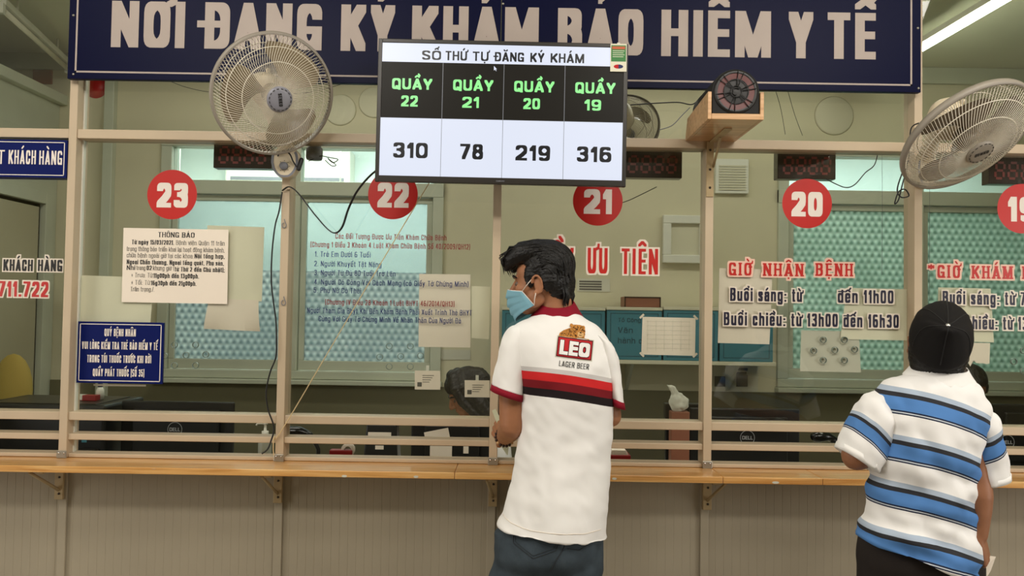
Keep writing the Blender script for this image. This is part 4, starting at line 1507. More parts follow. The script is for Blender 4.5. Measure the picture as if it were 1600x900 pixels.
# ================================================================== LOUDSPEAKER ON ITS SHELF
q0, q1 = P(1112, 180, -.40), P(1188, 184, -.40)
xw0, xw1, zs = q0.x, q1.x, (q0.z + q1.z) / 2
sh = thing('speaker_shelf', 'raw plywood shelf with two side boards under the loudspeaker', 'shelf', ((xw0 + xw1) / 2, YF, zs))
MB().box((xw0, -.40, zs - .010), (xw1, YF - .0005, zs + .010)).build('bottom_board', 'wood_box', sh, .0012)
for xx, side in ((xw0 - .013, 0), (xw1, 1)):
    mb = MB()
    zt0 = zs + .085
    prof = [(-.40, zs - .010), (-.40, zt0), (YF - .03, zt0 - .015), (YF - .0005, zs + .01), (YF - .0005, zs - .010)]
    mb.v = [Vector((xx, a, b)) for a, b in prof] + [Vector((xx + .0125, a, b)) for a, b in prof]
    mb.face(range(5)); mb.face([9, 8, 7, 6, 5])
    for i in range(5):
        mb.face((i, 5 + i, 5 + (i + 1) % 5, (i + 1) % 5))
    mb.build('side_board', 'wood_box', sh, .0012)
br = thing('angle_bracket', 'galvanised steel angle bracket carrying the plywood shelf', 'bracket', (XP['D'], YF, zs - .2))
MB().box((XP['D'] - .014, YF - .005, zs - .225), (XP['D'] + .014, YF - .0005, zs - .011)).build('upright', 'bracket', br, .001)
MB().box((XP['D'] - .014 + .01, -.27, zs - .0155), (XP['D'] + .024, YF - .005, zs - .0105)).build('arm', 'bracket', br, .001)
mb = MB()
mb.tube([(XP['D'] + .012, YF - .006, zs - .11), (XP['D'] + .014, -.15, zs - .017)], .005, 6)
mb.build('strut', 'bracket', br)
for dz in (.045, .12, .19):
    mb = MB()
    mb.lathe([(.0001, YF - .009), (.004, YF - .008), (.005, YF - .005)], (XP['D'], 0, zs - dz), 'Y', 10)
    mb.build('bolt', 'screw', br)
spk = thing('loudspeaker', 'black tube loudspeaker with red ringed grille on a plywood shelf', 'loudspeaker', ((xw0 + xw1) / 2, -.2, zs + .0105))
hw = (xw1 - xw0) / 2 - .002
cx_ = (xw0 + xw1) / 2
zc0 = zs + .0105 + hw * .98
ol = [(cx_ - hw, zs + .0105), (cx_ + hw, zs + .0105)] + [(cx_ + hw * math.cos(R(a)), zc0 + hw * .92 * math.sin(R(a))) for a in range(0, 181, 9)]
MB().prism(ol, -.395, -.10, 0, True).build('cabinet', 'rubber', spk, .003)
yf = -.3955
fz = zs + .0105 + hw * .93
mb = MB()
mb.lathe([(hw * .78, yf - .004), (hw * .86, yf - .006), (hw * .93, yf - .002), (hw * .93, yf + .0005)], (cx_, 0, fz), 'Y', 48, 0, None, False)
mb.build('trim_ring', 'black', spk)
mb = MB()
mb.lathe([(hw * .54, yf - .0022), (hw * .80, yf - .0032)], (cx_, 0, fz), 'Y', 48, 0, None, False)
mb.build('red_ring', 'speaker_red', spk)
mb = MB()
mb.lathe([(.0001, yf - .003), (hw * .2, yf - .002), (hw * .58, yf - .0003)], (cx_, 0, fz), 'Y', 40, 0, None, False)
mb.build('cone', 'speaker_cone', spk)
mb = MB()
for i in range(6):
    a = math.pi * i / 3 + .3
    ca, sa = math.cos(a), math.sin(a)
    for s_ in (-1, 1):
        mb.tube([(cx_ + hw * .22 * ca - sa * .002 * s_, yf - .006, fz + hw * .22 * sa + ca * .002 * s_), (cx_ + hw * .84 * ca - sa * .010 * s_, yf - .0065, fz + hw * .84 * sa + ca * .010 * s_)], .0016, 6)
for r_ in (hw * .24, hw * .52):
    mb.tube([(cx_ + r_ * math.cos(a * math.pi / 18), yf - .006, fz + r_ * math.sin(a * math.pi / 18)) for a in range(37)], .0016, 6, cap=False)
pts = [(cx_ + hw * .16 * math.cos(R(a)) * .9, yf - .006, fz + hw * .07 * (1 if a < 180 else -1) + hw * .08 * math.sin(R(a))) for a in range(30, 300, 30)]
mb.tube(pts, .002, 6)
mb.build('grille', 'fan_rim' if 0 else 'black', spk)


# ================================================================== CABLES
def cable(name, pts, r, m_, label, cat='cable', flat=None, parts=()):
    """pts: (px, py, y)"""
    ps = [P(*q) for q in pts]
    sm = []
    for i in range(len(ps) - 1):
        p0, p1, p2, p3 = ps[max(i - 1, 0)], ps[i], ps[i + 1], ps[min(i + 2, len(ps) - 1)]
        for k in range(8):
            t = k / 8
            sm.append(0.5 * ((2 * p1) + (p2 - p0) * t + (2 * p0 - 5 * p1 + 4 * p2 - p3) * t * t + (3 * p1 - p0 - 3 * p2 + p3) * t ** 3))
    sm.append(ps[-1])
    mb = MB()
    mb.tube(sm, r, 8, 0, flat)
    if parts:
        r_ = thing(name, label, cat, ps[0])
        mb.build('wire', m_, r_)
        for pn, pp, pm in parts:
            pp.build(pn, pm, r_)
        return r_
    return tag(mb.build(name, m_), label, cat)


cable('flat_cable', [(441, 298, -.062), (452, 292, -.066), (466, 302, -.07), (490, 333, -.09), (511, 357, -.10), (524, 364, -.11), (535, 354, -.12), (545, 325, -.15), (560, 296, -.17), (586, 268, -.19), (620, 250, -.19)], .0058, 'cable', 'black flat cable sagging from the left fan post to the screen', flat=(.45, 1))
cable('power_cable', [(441, 300, -.063), (436, 330, -.06), (430, 352, -.058), (425, 395, -.06), (424, 440, -.06), (427, 470, -.06), (431, 500, -.058), (432, 530, -.058), (431, 558, -.058), (422, 582, -.058), (416, 612, -.058), (419, 640, -.058), (428, 668, -.06), (423, 690, -.064), (418, 702, -.07), (409, 709, -.078)], .0030, 'cable', 'black cable hanging down along the post between counters 22 and 23')
cable('string', [(686, 262, -.10), (668, 290, -.085), (560, 470, -.075), (443, 668, -.06), (429, 682, -.062), (427, 700, -.066), (428, 712, -.068)], .0021, 'cord_beige', 'straight beige cord running slantwise from the screen to the counter', 'cord')
cable('plug_lead', [(434, 244, -.105), (440, 236, -.115), (452, 240, -.115), (458, 252, -.11), (464, 260, -.105), (468, 253, -.10)], .0028, 'cable', 'short black lead looped around the control box of the left fan')
mb = MB()
mb.limb([P(467, 264, -.10), P(471, 250, -.095)], [.008, .009], 10)
tag(mb.build('plug', 'cable'), 'black plug hanging beside the control box of the left fan', 'plug')
cable('fan_lead', [(1436, 192, -.14), (1424, 200, -.12), (1421, 226, -.11), (1417, 262, -.10), (1410, 288, -.09), (1404, 312, -.085), (1398, 318, -.085), (1404, 300, -.085), (1414, 296, -.085), (1420, 306, -.08), (1408, 308, -.08), (1402, 296, -.08), (1410, 270, -.08), (1416, 262, -.08)], .0026, 'cable', 'black knotted lead hanging under the tilted fan')
mb = MB()
mb.limb([P(1413, 262, -.10), P(1417, 230, -.105)], [.007, .009], 12)
tag(mb.build('cable_joint', 'fan_body'), 'cream inline plug on the lead of the tilted fan', 'plug')
cable('speaker_lead', [(1108, 140, -.07), (1096, 150, -.068), (1082, 163, -.06), (1060, 160, -.06), (1030, 161, -.06), (985, 164, -.09)], .0024, 'cable', 'black lead from the loudspeaker towards the screen')
cable('speaker_lead', [(1078, 168, -.056), (1066, 180, -.056), (1050, 196, -.056), (1030, 203, -.056)], .0018, 'fan_band', 'thin grey lead trailing down left of the plywood shelf')
for pts, lab in ((((1212, 142, .03), (1220, 170, .03), (1227, 210, .03)), 'thin dark wire behind the upper pane right of the loudspeaker, left one of two'), (((1231, 142, .03), (1242, 180, .03), (1254, 212, .03)), 'thin dark wire behind the upper pane right of the loudspeaker, right one of two'),
                 (((255, 122, .03), (290, 136, .03), (335, 144, .03), (400, 140, .03), (470, 146, .03), (540, 130, .03)), 'thin wire drooping under the left half of the navy sign')):
    cable('wire', pts, .0011, 'cable', lab, 'wire')
cable('adapter_lead', [(1372, 238, .05), (1366, 258, .05), (1352, 270, .05), (1336, 288, .05), (1322, 293, .05), (1305, 287, .05), (1290, 279, .05)], .0022, 'cable', 'dark lead with a pale joint beside the red disc reading 20')
cable('coiled_lead', [(482, 252, .05), (500, 244, .05), (514, 246, .05), (528, 249, .05), (520, 254, .05), (512, 247, .05), (518, 252, .05), (525, 258, .05), (518, 259, .05), (508, 250, .05)], .0018, 'cable', 'tangled dark lead behind the glass right of the left fan')
mb = MB()
mb.lathe([(.0001, 0), (.03, .001), (.033, .01), (.033, .045), (.026, .05), (.026, .09), (.0001, .09)], tuple(P(491, 250, .07)), 'Z', 28)
tag(mb.build('motor_housing_cup', 'fan_band'), 'grey cup-shaped fan base behind the glass right of the left fan', 'fan base')
cable('lead', [(1026, 292, .03), (1010, 300, .03), (985, 312, .03), (968, 318, .03)], .0016, 'cable', 'short dark lead below the red digit box beside the screen')
for px, y0, y1 in ((1378, 236, 430), (1452, 237, 470)):
    cable('pull_cord', [(px, y0, .06), (px + .5, (y0 + y1) / 2, .06), (px, y1, .06)], .0007, 'fan_band', 'thin pull cord left of the post under the tilted fan' if px < 1400 else 'thin pull cord running down to the black cap', 'cord')
for px, py, lab in ((444, 352, 'small grey hook on the post between counters 22 and 23, upper of two'), (443, 473, 'small grey hook on the post between counters 22 and 23, lower of two')):
    mb = MB()
    q = P(px, py, YF - .004)
    mb.tube([q + Vector((.008 * math.sin(a * .55), 0, .010 * math.cos(a * .55) + (.014 if a < 1 else 0))) for a in range(12)], .0016, 6)
    tag(mb.build('hook', 'fan_band'), lab, 'hook')


# ================================================================== LED DIGIT BOXES
def led_box(px0, px1, py0, py1, label, y=.06):
    a, b = P(px0, py1, y), P(px1, py0, y)
    r = thing('digit_display', label, 'digit box', ((a.x + b.x) / 2, y, a.z), 'unlit red digit boxes')
    MB().box((a.x, y, a.z), (b.x, y + .05, b.z)).build('case', 'led_case', r, .002)
    n_ = 4
    w_ = (b.x - a.x) * .86 / n_
    for i in range(n_):
        mb = MB()
        x0 = a.x + (b.x - a.x) * .10 + i * w_
        gw, gh = w_ * .62, (b.z - a.z) * .56
        z0 = a.z + (b.z - a.z) * .20
        t = .0045
        for (ux, uz, vx, vz) in ((0, 0, gw, 0), (0, gh / 2, gw, gh / 2), (0, gh, gw, gh), (0, 0, 0, gh / 2), (0, gh / 2, 0, gh), (gw, 0, gw, gh / 2), (gw, gh / 2, gw, gh)):
            hor = uz == vz
            sk = .006
            if hor:
                mb.box((x0 + ux + t + uz * .12, y - .0012, z0 + uz - t), (x0 + vx - t + uz * .12, y, z0 + uz + t))
            else:
                o = (uz + vz) / 2 * .12
                mb.box((x0 + ux - t + o, y - .0012, z0 + uz + t * 1.3), (x0 + ux + t + o, y, z0 + vz - t * 1.3))
        mb.build('digit', 'led', r)
    s = MB()
    for xx in (a.x + .03, b.x - .03):
        s.box((xx - .006, .036, b.z + .0005), (xx + .006, .056, z_ub - .005)); s.box((xx - .006, .056, b.z - .02), (xx + .006, y + .03, b.z + .001)) if y > .06 else None
    s.build('hanger', 'steel', r)


led_box(333, 425, 221, 262, 'unlit red digit box above counter 23')
led_box(972, 1066, 235, 277, 'unlit red digit box right of the screen')
led_box(1215, 1306, 237, 279, 'unlit red digit box above the disc reading 20')
led_box(1545, 1640, 245, 287, 'unlit red digit box at the right edge above the disc reading 19')


# ================================================================== OFFICE CEILING LAMPS
def batten(p0, p1, m_, label, top):
    p0, p1 = Vector(p0), Vector(p1)
    r = thing('tube_lamp', label, 'lamp', (p0 + p1) / 2)
    dv = (p1 - p0).normalized()
    mb = MB()
    up = Vector((0, 0, 1))
    sd = dv.cross(up)
    mm = rig((p0 + p1) / 2, dv, sd, up)
    L = (p1 - p0).length
    mb.cbox((0, 0, .035), (L, .045, .03), 0, mm)
    mb.build('housing', 'white_plastic', r, .003)
    mb = MB()
    mb.tube([p0 + dv * .03 + up * 0, p1 - dv * .03], .014, 14)
    mb.build('tube', m_, r)
    mb = MB()
    for q in (p0 + dv * .2, p1 - dv * .2):
        mb.tube([q + up * .045, Vector((q.x, q.y, top - .001))], .006, 8)
    mb.build('hanger', 'white_plastic', r)
    mb = MB()
    for q in (p0, p1):
        mb.cbox(tuple(mm.inverted() @ q), (.03, .03, .05), 0, mm)
    mb.build('lamp_holder', 'white_plastic', r)


batten((2.115, .16, 2.88), (2.06, 1.36, 2.88), 'tube_on', 'lit fluorescent tube hanging below the ceiling at the upper right', HO)
batten((-2.50, .72, 2.93), (-2.72, 1.70, 2.93), 'tube_off', 'unlit tube lamp under the ceiling at the upper left', HO)

# ================================================================== OFFICE FURNITURE AND EQUIPMENT
ZD = .76
dk = thing('office_desk', 'long grey service desk behind the glass partition', 'desk', (-.2, .55, 0))
MB().box((-2.75, .16, ZD - .03), (2.9, .95, ZD)).build('desk_top', 'paper_grey', dk, .003)
for xx in (-2.7, -1.3, .2, 1.6, 2.8):
    MB().box((xx - .02, .2, 0), (xx + .02, .92, ZD - .031)).build('leg_panel', 'frame_back', dk, .003)


def monitor(px0, px1, pyt, y, label, ring=None, h=.30, stickers=()):
    a, b = P(px0, pyt, y), P(px1, pyt + (px1 - px0) * .0163, y)
    x0, x1, zt = a.x, b.x, (a.z + b.z) / 2
    r = thing('monitor', label, 'monitor', ((x0 + x1) / 2, y, ZD), 'monitors on the service desk')
    zb = zt - h
    mb = MB()
    mb.box((x0, y, zb), (x1, y + .018, zt))
    mb.box((x0 + .06, y - .022, zb + .05), (x1 - .06, y, zt - .035))
    mb.build('shell', 'black', r, .006)
    MB().box((x0 + .012, y + .018, zb + .014), (x1 - .012, y + .0195, zt - .012)).build('screen', 'black_gloss', r)
    xm_ = (x0 + x1) / 2
    MB().box((xm_ - .035, y - .012, ZD + .012), (xm_ + .035, y + .012, zb + .12)).build('neck', 'black', r, .004)
    MB().box((xm_ - .11, y - .09, ZD + .0005), (xm_ + .11, y + .09, ZD + .0125)).build('foot', 'black', r, .004)
    if ring:
        q = P(ring[0], ring[1], y - .024)
        rr = 11 * (y - .024 - CAM.y) / F
        mb = MB()
        mb.tube([(q.x + rr * math.cos(t * math.pi / 18), y - .0228, q.z + rr * math.sin(t * math.pi / 18)) for t in range(37)], .0012, 6, cap=False)
        eb = mb.build('badge', 'badge', r)
        mb = MB()
        local_text(mb, 'DELL', Matrix.Translation((q.x, y - .0235, q.z)), rr * 1.5, rr * .5, 0, w=.2, h=.16, gap=.1, aw=.8)
        mb.build('lettering', 'badge', eb, 0, False)
    for (sx, sy, sw, sh_, rot) in stickers:
        q = P(sx, sy, y - .026)
        k = (y - CAM.y) / F
        MB().cbox((0, 0, 0), (sw * k, .0008, sh_ * k), 0, Matrix.Translation(q) @ Matrix.Rotation(R(rot), 4, 'Y')).build('stuck_note', 'paper', r)


monitor(190, 366, 626, .53, 'black monitor back with round badge behind counter 23', (273, 671))
monitor(643, 772, 650, .36, 'black monitor back with paper notes below the small hanging cards', None, .27, ((683, 681, 38, 18, -12), (689, 705, 34, 16, 0), (728, 703, 8, 11, 0)))
monitor(1078, 1250, 637, .48, 'black monitor back with round badge behind counter 20', (1168, 684))
monitor(1546, 1690, 631, .48, 'black monitor back with round badge at the right edge', (1574, 691))


def block(name, px0, px1, pyt, y, dy, label, cat, m_='black', zb=ZD, part=None, bev=.006):
    a, b = P(px0, pyt, y), P(px1, pyt, y)
    return a.x, b.x, (a.z + b.z) / 2


# printer at the left with bottle and carton on it
x0, x1, zt = block('', -40, 164, 632, .42, 0, '', '')
pr = thing('printer', 'wide black printer behind the left post', 'printer', ((x0 + x1) / 2, .6, ZD))
MB().box((x0, .42, ZD + .001), (x1, .80, zt)).build('body', 'black', pr, .012)
MB().box((x0 + .06, .44, zt + .0002), (x1 - .05, .76, zt + .004)).build('lid', 'dark_frame', pr, .002)
q = P(125, 697, .40)
MB().box((x1 - .16, .36, ZD + .07), (x1 - .02, .4195, ZD + .11)).build('tray', 'dark_frame', pr, .004)
MB().box((q.x - .004, .4188, ZD + .135), (q.x + .018, .4199, ZD + .15)).build('status_light', 'file_blue', pr)
q = P(156, 626, .60)
bt_ = thing('bottle', 'small white bottle with dark blue cap on the printer', 'bottle', (q.x, .6, zt + .004))
mb = MB(); mb.lathe([(.0001, zt + .0045), (.017, zt + .0045), (.0175, zt + .045), (.011, zt + .062), (.0001, zt + .062)], (q.x, .6, 0), 'Z', 24); mb.build('body', 'white_plastic', bt_)
mb = MB(); mb.lathe([(.0001, zt + .062), (.0105, zt + .062), (.010, zt + .082), (.0001, zt + .083)], (q.x, .6, 0), 'Z', 20); mb.build('cap', 'blue_cap', bt_)
q = P(136, 626, .56)
ct_ = thing('carton', 'small red and white carton beside the white bottle', 'carton', (q.x, .56, zt + .004))
MB().box((q.x - .045, .54, zt + .0045), (q.x + .05, .58, zt + .03)).build('box', 'red_plastic', ct_, .002)
MB().box((q.x - .0455, .5395, zt + .008), (q.x - .012, .5805, zt + .0305)).build('label', 'white_plastic', ct_)
q = P(20, 600, 1.05)
mb = MB()
mb.ball((q.x, 1.05, 1.05), (.10, .06, .19), 0, 20)
mb.box((q.x - .07, 1.02, 0), (q.x + .07, 1.08, .95))
displace_me = mb.mesh()
bpy.data.meshes.remove(displace_me)
jk = tag(mb.build('cloth_cover', 'mustard'), 'mustard cloth draped over an upright object at the left edge', 'cloth')
# sanitiser
q = P(414, 712, .10)
zb_ = ZD + .001
bz = P(414, 681, .20).z
sb = thing('sanitiser_bottle', 'translucent pump bottle of hand gel left of the cord', 'bottle', (q.x, .21, ZD))
q = P(414, 690, .21)
mb = MB(); mb.lathe([(.0001, zb_), (.026, zb_), (.027, zb_ + .02), (.027, bz - .012), (.018, bz), (.0001, bz)], (q.x, .21, 0), 'Z', 28); mb.build('body', 'gel', sb)
mb = MB(); mb.lathe([(.0001, bz), (.014, bz), (.014, bz + .018), (.006, bz + .02), (.005, bz + .045), (.010, bz + .046), (.010, bz + .054), (.0001, bz + .055)], (q.x, .21, 0), 'Z', 20)
mb.tube([(q.x, .21, bz + .05), (q.x - .03, .205, bz + .05), (q.x - .036, .204, bz + .042)], .004, 8)
mb.build('pump', 'white_plastic', sb)
# tape dispenser
q = P(531, 712, .22)
td = thing('tape_dispenser', 'dark red tape dispenser with a roll behind counter 22', 'tape dispenser', (q.x, .24, ZD))
zz = P(531, 699, .22).z
MB().box((q.x - .045, .22, ZD + .001), (q.x + .05, .26, zz - .012)).build('base', 'redbrown' if 0 else 'red_plastic', td, .004)
mb = MB(); mb.lathe([(.014, -.01), (.028, -.01), (.028, .01), (.014, .01), (.014, -.01)], (q.x + .03, .24, zz - .012), 'Y', 28, cap=False); mb.build('roll', 'halo', td)
# card machine
x0, x1, zt = block('', 566, 624, 664, .34, 0, '', '')
cm = thing('card_reader', 'black desktop device with white labels behind counter 22', 'device', ((x0 + x1) / 2, .4, ZD))
mb = MB()
mb.v = [Vector(v) for v in ((x0, .34, ZD + .001), (x1, .34, ZD + .001), (x1, .47, ZD + .001), (x0, .47, ZD + .001), (x0 + .015, .36, zt), (x1 - .015, .36, zt), (x1 - .015, .43, zt), (x0 + .015, .43, zt))]
for f in ((0, 3, 2, 1), (4, 5, 6, 7), (0, 1, 5, 4), (1, 2, 6, 5), (2, 3, 7, 6), (3, 0, 4, 7)):
    mb.face(f)
mb.build('body', 'black', cm, .006)
k = 3.44 / F
for px, py, w_, h_ in ((592, 680, 36, 7), (592, 700, 13, 6)):
    q = P(px, py, .337)
    MB().cbox((q.x, .3385 + .02 * (q.z - ZD) / (zt - ZD), q.z), (w_ * k, .003, h_ * k)).build('label', 'paper', cm)


def scanner(px, py, y, sgn, label):
    q = P(px, py, y)
    r = thing('barcode_scanner', label, 'scanner', (q.x, y, ZD))
    mb = MB()
    mb.limb([q + Vector((-.02 * sgn, 0, .004)), q + Vector((.02 * sgn, .0, .006)), q + Vector((.055 * sgn, .01, -.008))], [.030, .024, .017], 16, flat=(.8, 1))
    mb.build('head', 'black_gloss', r)
    mb = MB()
    pts = [q + Vector((.045 * sgn, 0, -.01)), q + Vector((.075 * sgn, .01, -.03)), q + Vector((.095 * sgn, .01, -.07)), Vector((q.x + .10 * sgn, y + .01, ZD + .03))]
    mb.limb(pts, [.014, .011, .009, .009], 12)
    mb.build('gooseneck', 'black', r)
    mb = MB(); mb.lathe([(.0001, ZD + .001), (.05, ZD + .001), (.045, ZD + .018), (.012, ZD + .03), (.0001, ZD + .03)], (q.x + .10 * sgn, y + .01, 0), 'Z', 28); mb.build('stand_base', 'black', r)


scanner(1285, 684, .30, 1, 'black hand scanner on a stand left of the striped sleeve')
scanner(462, 676, .30, 1, 'black hand scanner on a stand right of the sanitiser bottle')
# red tray
x0, x1, zt = block('', 950, 986, 704, .22, 0, '', '')
ry = thing('document_tray', 'small red tray with slips right of the white polo', 'tray', ((x0 + x1) / 2, .3, ZD))
MB().box((x0, .22, ZD + .001), (x1, .40, zt - .02)).build('tray', 'red_plastic', ry, .003)
mb = MB()
for i in range(4):
    mb.box((x0 + .006 + .004 * i, .23, zt - .0195 + .005 * i), (x1 - .01 - .003 * i, .38, zt - .016 + .005 * i))
mb.build('slips', 'paper', ry)
# customer display on post
x0, x1, zt = block('', 1040, 1096, 631, .55, 0, '', '')
cdp = thing('customer_display', 'black display head on a thin post left of the loudspeaker post', 'display', ((x0 + x1) / 2, .55, ZD))
xa, xb = P(1041, 680, .55).x, P(1054, 680, .55).x
MB().box((x0, .55, zt - .07), (x1, .60, zt)).build('head', 'dark_frame', cdp, .004)
MB().box((xa, .56, ZD + .012), (xb, .59, zt - .071)).build('post', 'black', cdp, .003)
MB().box((xa - .11, .50, ZD + .001), (xb + .03, .64, ZD + .0118)).build('foot', 'black', cdp, .003)
# crumpled white bag beside it
q = P(1058, 628, .44)
mb = MB()
mb.ball((q.x, .44, q.z), (.035, .03, .045), 0, 24)
mb.ball((q.x + .022, .44, q.z - .005), (.03, .03, .035), 0, 24)
mb.limb([(q.x - .005, .44, q.z + .03), (q.x - .02, .44, q.z + .06), (q.x - .045, .44, q.z + .075)], [.02, .014, .005], 12)
me = remesh(mb, .004, 2)
displace(me, lambda c_, n_: .006 * nz(c_.x * 60, c_.y * 60, c_.z * 45))
bag = thing('crumpled_bag', 'crumpled white plastic bag on a red brown box right of the polo', 'bag', (q.x, .44, q.z - .05))
link('bag', me, 'white_plastic', bag)
zb2 = min(v.co.z for v in me.vertices)
rb = MB().box((q.x - .03, .41, ZD + .001), (q.x + .05, .47, zb2 + .003)).build('red_box', 'redbrown', None, .003)
tag(rb, 'red brown box under the crumpled white bag', 'box')

# ---- shelf with file boxes on the rear wall
YSH = 1.50
sz = P(950, 562, YSH).z
sx_0, sx_1 = P(770, 560, YSH).x, P(1212, 560, YSH).x
sf = thing('wall_shelf', 'wall shelf carrying the row of blue file boxes', 'shelf', ((sx_0 + sx_1) / 2, YB, sz))
MB().box((sx_0, YSH - .01, sz - .022), (sx_1, YB - .001, sz)).build('board', 'pale_board', sf, .002)
for xx in (sx_0 + .2, (sx_0 + sx_1) / 2, sx_1 - .2):
    mb = MB(); mb.v = [Vector(v) for v in ((xx - .01, YB - .001, sz - .022), (xx - .01, YSH + .05, sz - .022), (xx - .01, YB - .001, sz - .2), (xx + .01, YB - .001, sz - .022), (xx + .01, YSH + .05, sz - .022), (xx + .01, YB - .001, sz - .2))]
    for f in ((0, 1, 2), (3, 5, 4), (0, 3, 4, 1), (1, 4, 5, 2), (2, 5, 3, 0)):
        mb.face(f)
    mb.build('bracket', 'frame_back', sf)
fb_lab = ['blue file box behind the masked face', 'blue file box behind the right shoulder of the white polo', 'blue file box with handwriting, second right of the polo', 'blue file box behind the taped white form', 'blue file box behind the hour lines of counter 20']
for i, (a, b, lines) in enumerate(((784, 857, ()), (860, 945, ()), (948, 1034, ('Tổ Công', 'Văn', 'hành c')), (1037, 1122, ('', 'K.', 'DO')), (1125, 1208, ()))):
    x0, x1 = P(a, 520, YSH).x, P(b, 520, YSH).x
    zt = P((a + b) / 2, 480, YSH).z
    r = thing('file_box', fb_lab[i], 'file box', ((x0 + x1) / 2, YSH, sz), 'blue file boxes on the wall shelf')
    MB().box((x0, YSH, sz + .001), (x1, YB - .02, zt - .018)).build('body', 'file_blue', r, .003)
    MB().box((x0 - .002, YSH - .004, zt - .0178), (x1 + .002, YB - .018, zt)).build('lid', 'pale_board', r, .002)
    mb = MB()
    t = .004
    u0, u1, w0, w1 = x0 + .02, x1 - .02, sz + .02, zt - .035
    for q in ((u0, w0, u1, w0 + t), (u0, w1 - t, u1, w1), (u0, w0, u0 + t, w1), (u1 - t, w0, u1, w1)):
        mb.box((q[0], YSH - .0008, q[1]), (q[2], YSH + .0005, q[3]))
    mb.build('edge_line', 'file_edge', r)
    if lines:
        mb = MB()
        for (s_, wd, cp, dy) in zip(lines, (.13, .085, .14), (.024, .034, .034), (.0, -.058, -.118)):
            if s_:
                wd = min(wd, .03 * len(s_))
                local_text(mb, s_, Matrix.Translation((x0 + .065 + wd / 2, YSH - .0012, zt - .075 + dy)), wd, cp, 0, w=.15, h=.12, gap=.14, aw=.6)
        mb.build('handwriting', 'file_edge', r, 0, False)
x0, x1 = P(976, 470, YSH + .04).x, P(1033, 470, YSH + .04).x
zlid = P(990, 480, YSH).z
r = thing('wooden_box', 'flat red brown box lying on the blue file boxes', 'box', ((x0 + x1) / 2, YSH + .1, zlid))
MB().box((x0, YSH + .05, zlid + .001), (x1, YSH + .22, zlid + .062)).build('body', 'redbrown', r, .003)
mb = MB()
for q in ((x0, zlid + .055, x1, zlid + .062), (x0, zlid + .001, x0 + .007, zlid + .062), (x1 - .007, zlid + .001, x1, zlid + .062)):
    mb.box((q[0], YSH + .047, q[1]), (q[2], YSH + .05, q[3]))
mb.build('rim', 'bead_dark', r)
x0, x1 = P(792, 470, YSH + .04).x, P(813, 470, YSH + .04).x
zlid = P(800, 478, YSH).z
r = thing('edged_box', 'small dark edged box on the file box beside the masked face', 'box', ((x0 + x1) / 2, YSH + .1, zlid))
MB().box((x0, YSH + .06, zlid + .001), (x1, YSH + .14, zlid + .072)).build('case', 'dark_frame', r, .003)
MB().box((x0 + .008, YSH + .0585, zlid + .009), (x1 - .008, YSH + .06, zlid + .064)).build('face', 'paper_grey', r)
# papers on the rear wall
def wall_sheet(c4, label, m_='paper_grey'):
    return sheet('wall_paper_sheet', c4, YB - .004, label, 'paper', m_)
ws = wall_sheet(((1115, 565), (1185, 567), (1183, 645), (1112, 643)), 'grey printed notice on the office wall below the file boxes')
mb = MB()
for a, b, c_, d_ in ((1150, 575, 1168, 579), (1134, 581, 1166, 585), (1150, 580 + 6, 1168, 604), (1116, 588, 1140, 604)):
    u, v = PB(a, d_), PB(c_, b)
    mb.box((u.x, YB - .0052, u.z), (v.x, YB - .0041, v.z))
mb.build('print', 'ink_grey', ws)
wall_sheet(((1154, 618), (1187, 619), (1186, 640), (1154, 639)), 'small mustard slip at the corner of the grey printed notice', 'paper_old')
ws = wall_sheet(((902, 435), (953, 436), (953, 456), (902, 455)), 'small printed label on the wall under the red ƯU TIÊN lettering')
mb = MB()
for i in range(4):
    u, v = PB(905, 441 + i * 4), PB(940, 440 + i * 4)
    mb.box((u.x, YB - .0052, u.z), (v.x, YB - .0041, v.z + .004))
mb.build('print', 'ink_grey', ws)
wall_sheet(((676, 546), (735, 547), (735, 562), (676, 562)), 'narrow printed strip on the wall above the black haired clerk')
# louvred vents of the rear wall, and discs modelled to imitate glass reflections
def louvre(px0, py0, px1, py1, label):
    a, b = PB(px0, py1), PB(px1, py0)
    r = thing('louvre_vent', label, 'vent', ((a.x + b.x) / 2, YB, a.z))
    MB().box((a.x, YB - .03, a.z), (b.x, YB - .0005, b.z)).build('frame', 'white_plastic', r, .004)
    mb = MB()
    nn = int((b.z - a.z - .04) / .016)
    for i in range(nn):
        zz = a.z + .02 + .016 * i
        mb.box((a.x + .02, YB - .036, zz), (b.x - .02, YB - .0302, zz + .009))
    mb.build('slats', 'pale_board', r)
louvre(1116, 250, 1168, 303, 'cream louvred vent on the office wall right of the angle bracket')
fr = thing('wall_hatch', 'cream framed hatch on the office wall under the digit box', 'hatch', PB(1068, 410))
a, b = PB(1034, 411), PB(1104, 338)
mb = MB()
for q in ((a.x, a.z, b.x, a.z + .05), (a.x, b.z - .05, b.x, b.z), (a.x, a.z + .05, a.x + .05, b.z - .05), (b.x - .05, a.z + .05, b.x, b.z - .05)):
    mb.box((q[0], YB - .04, q[1]), (q[2], YB - .0005, q[3]))
mb.build('frame', 'white_plastic', fr, .004)
MB().box((a.x + .05, YB - .015, a.z + .05), (b.x - .05, YB - .0005, b.z - .05)).build('panel', 'pale_board', fr)
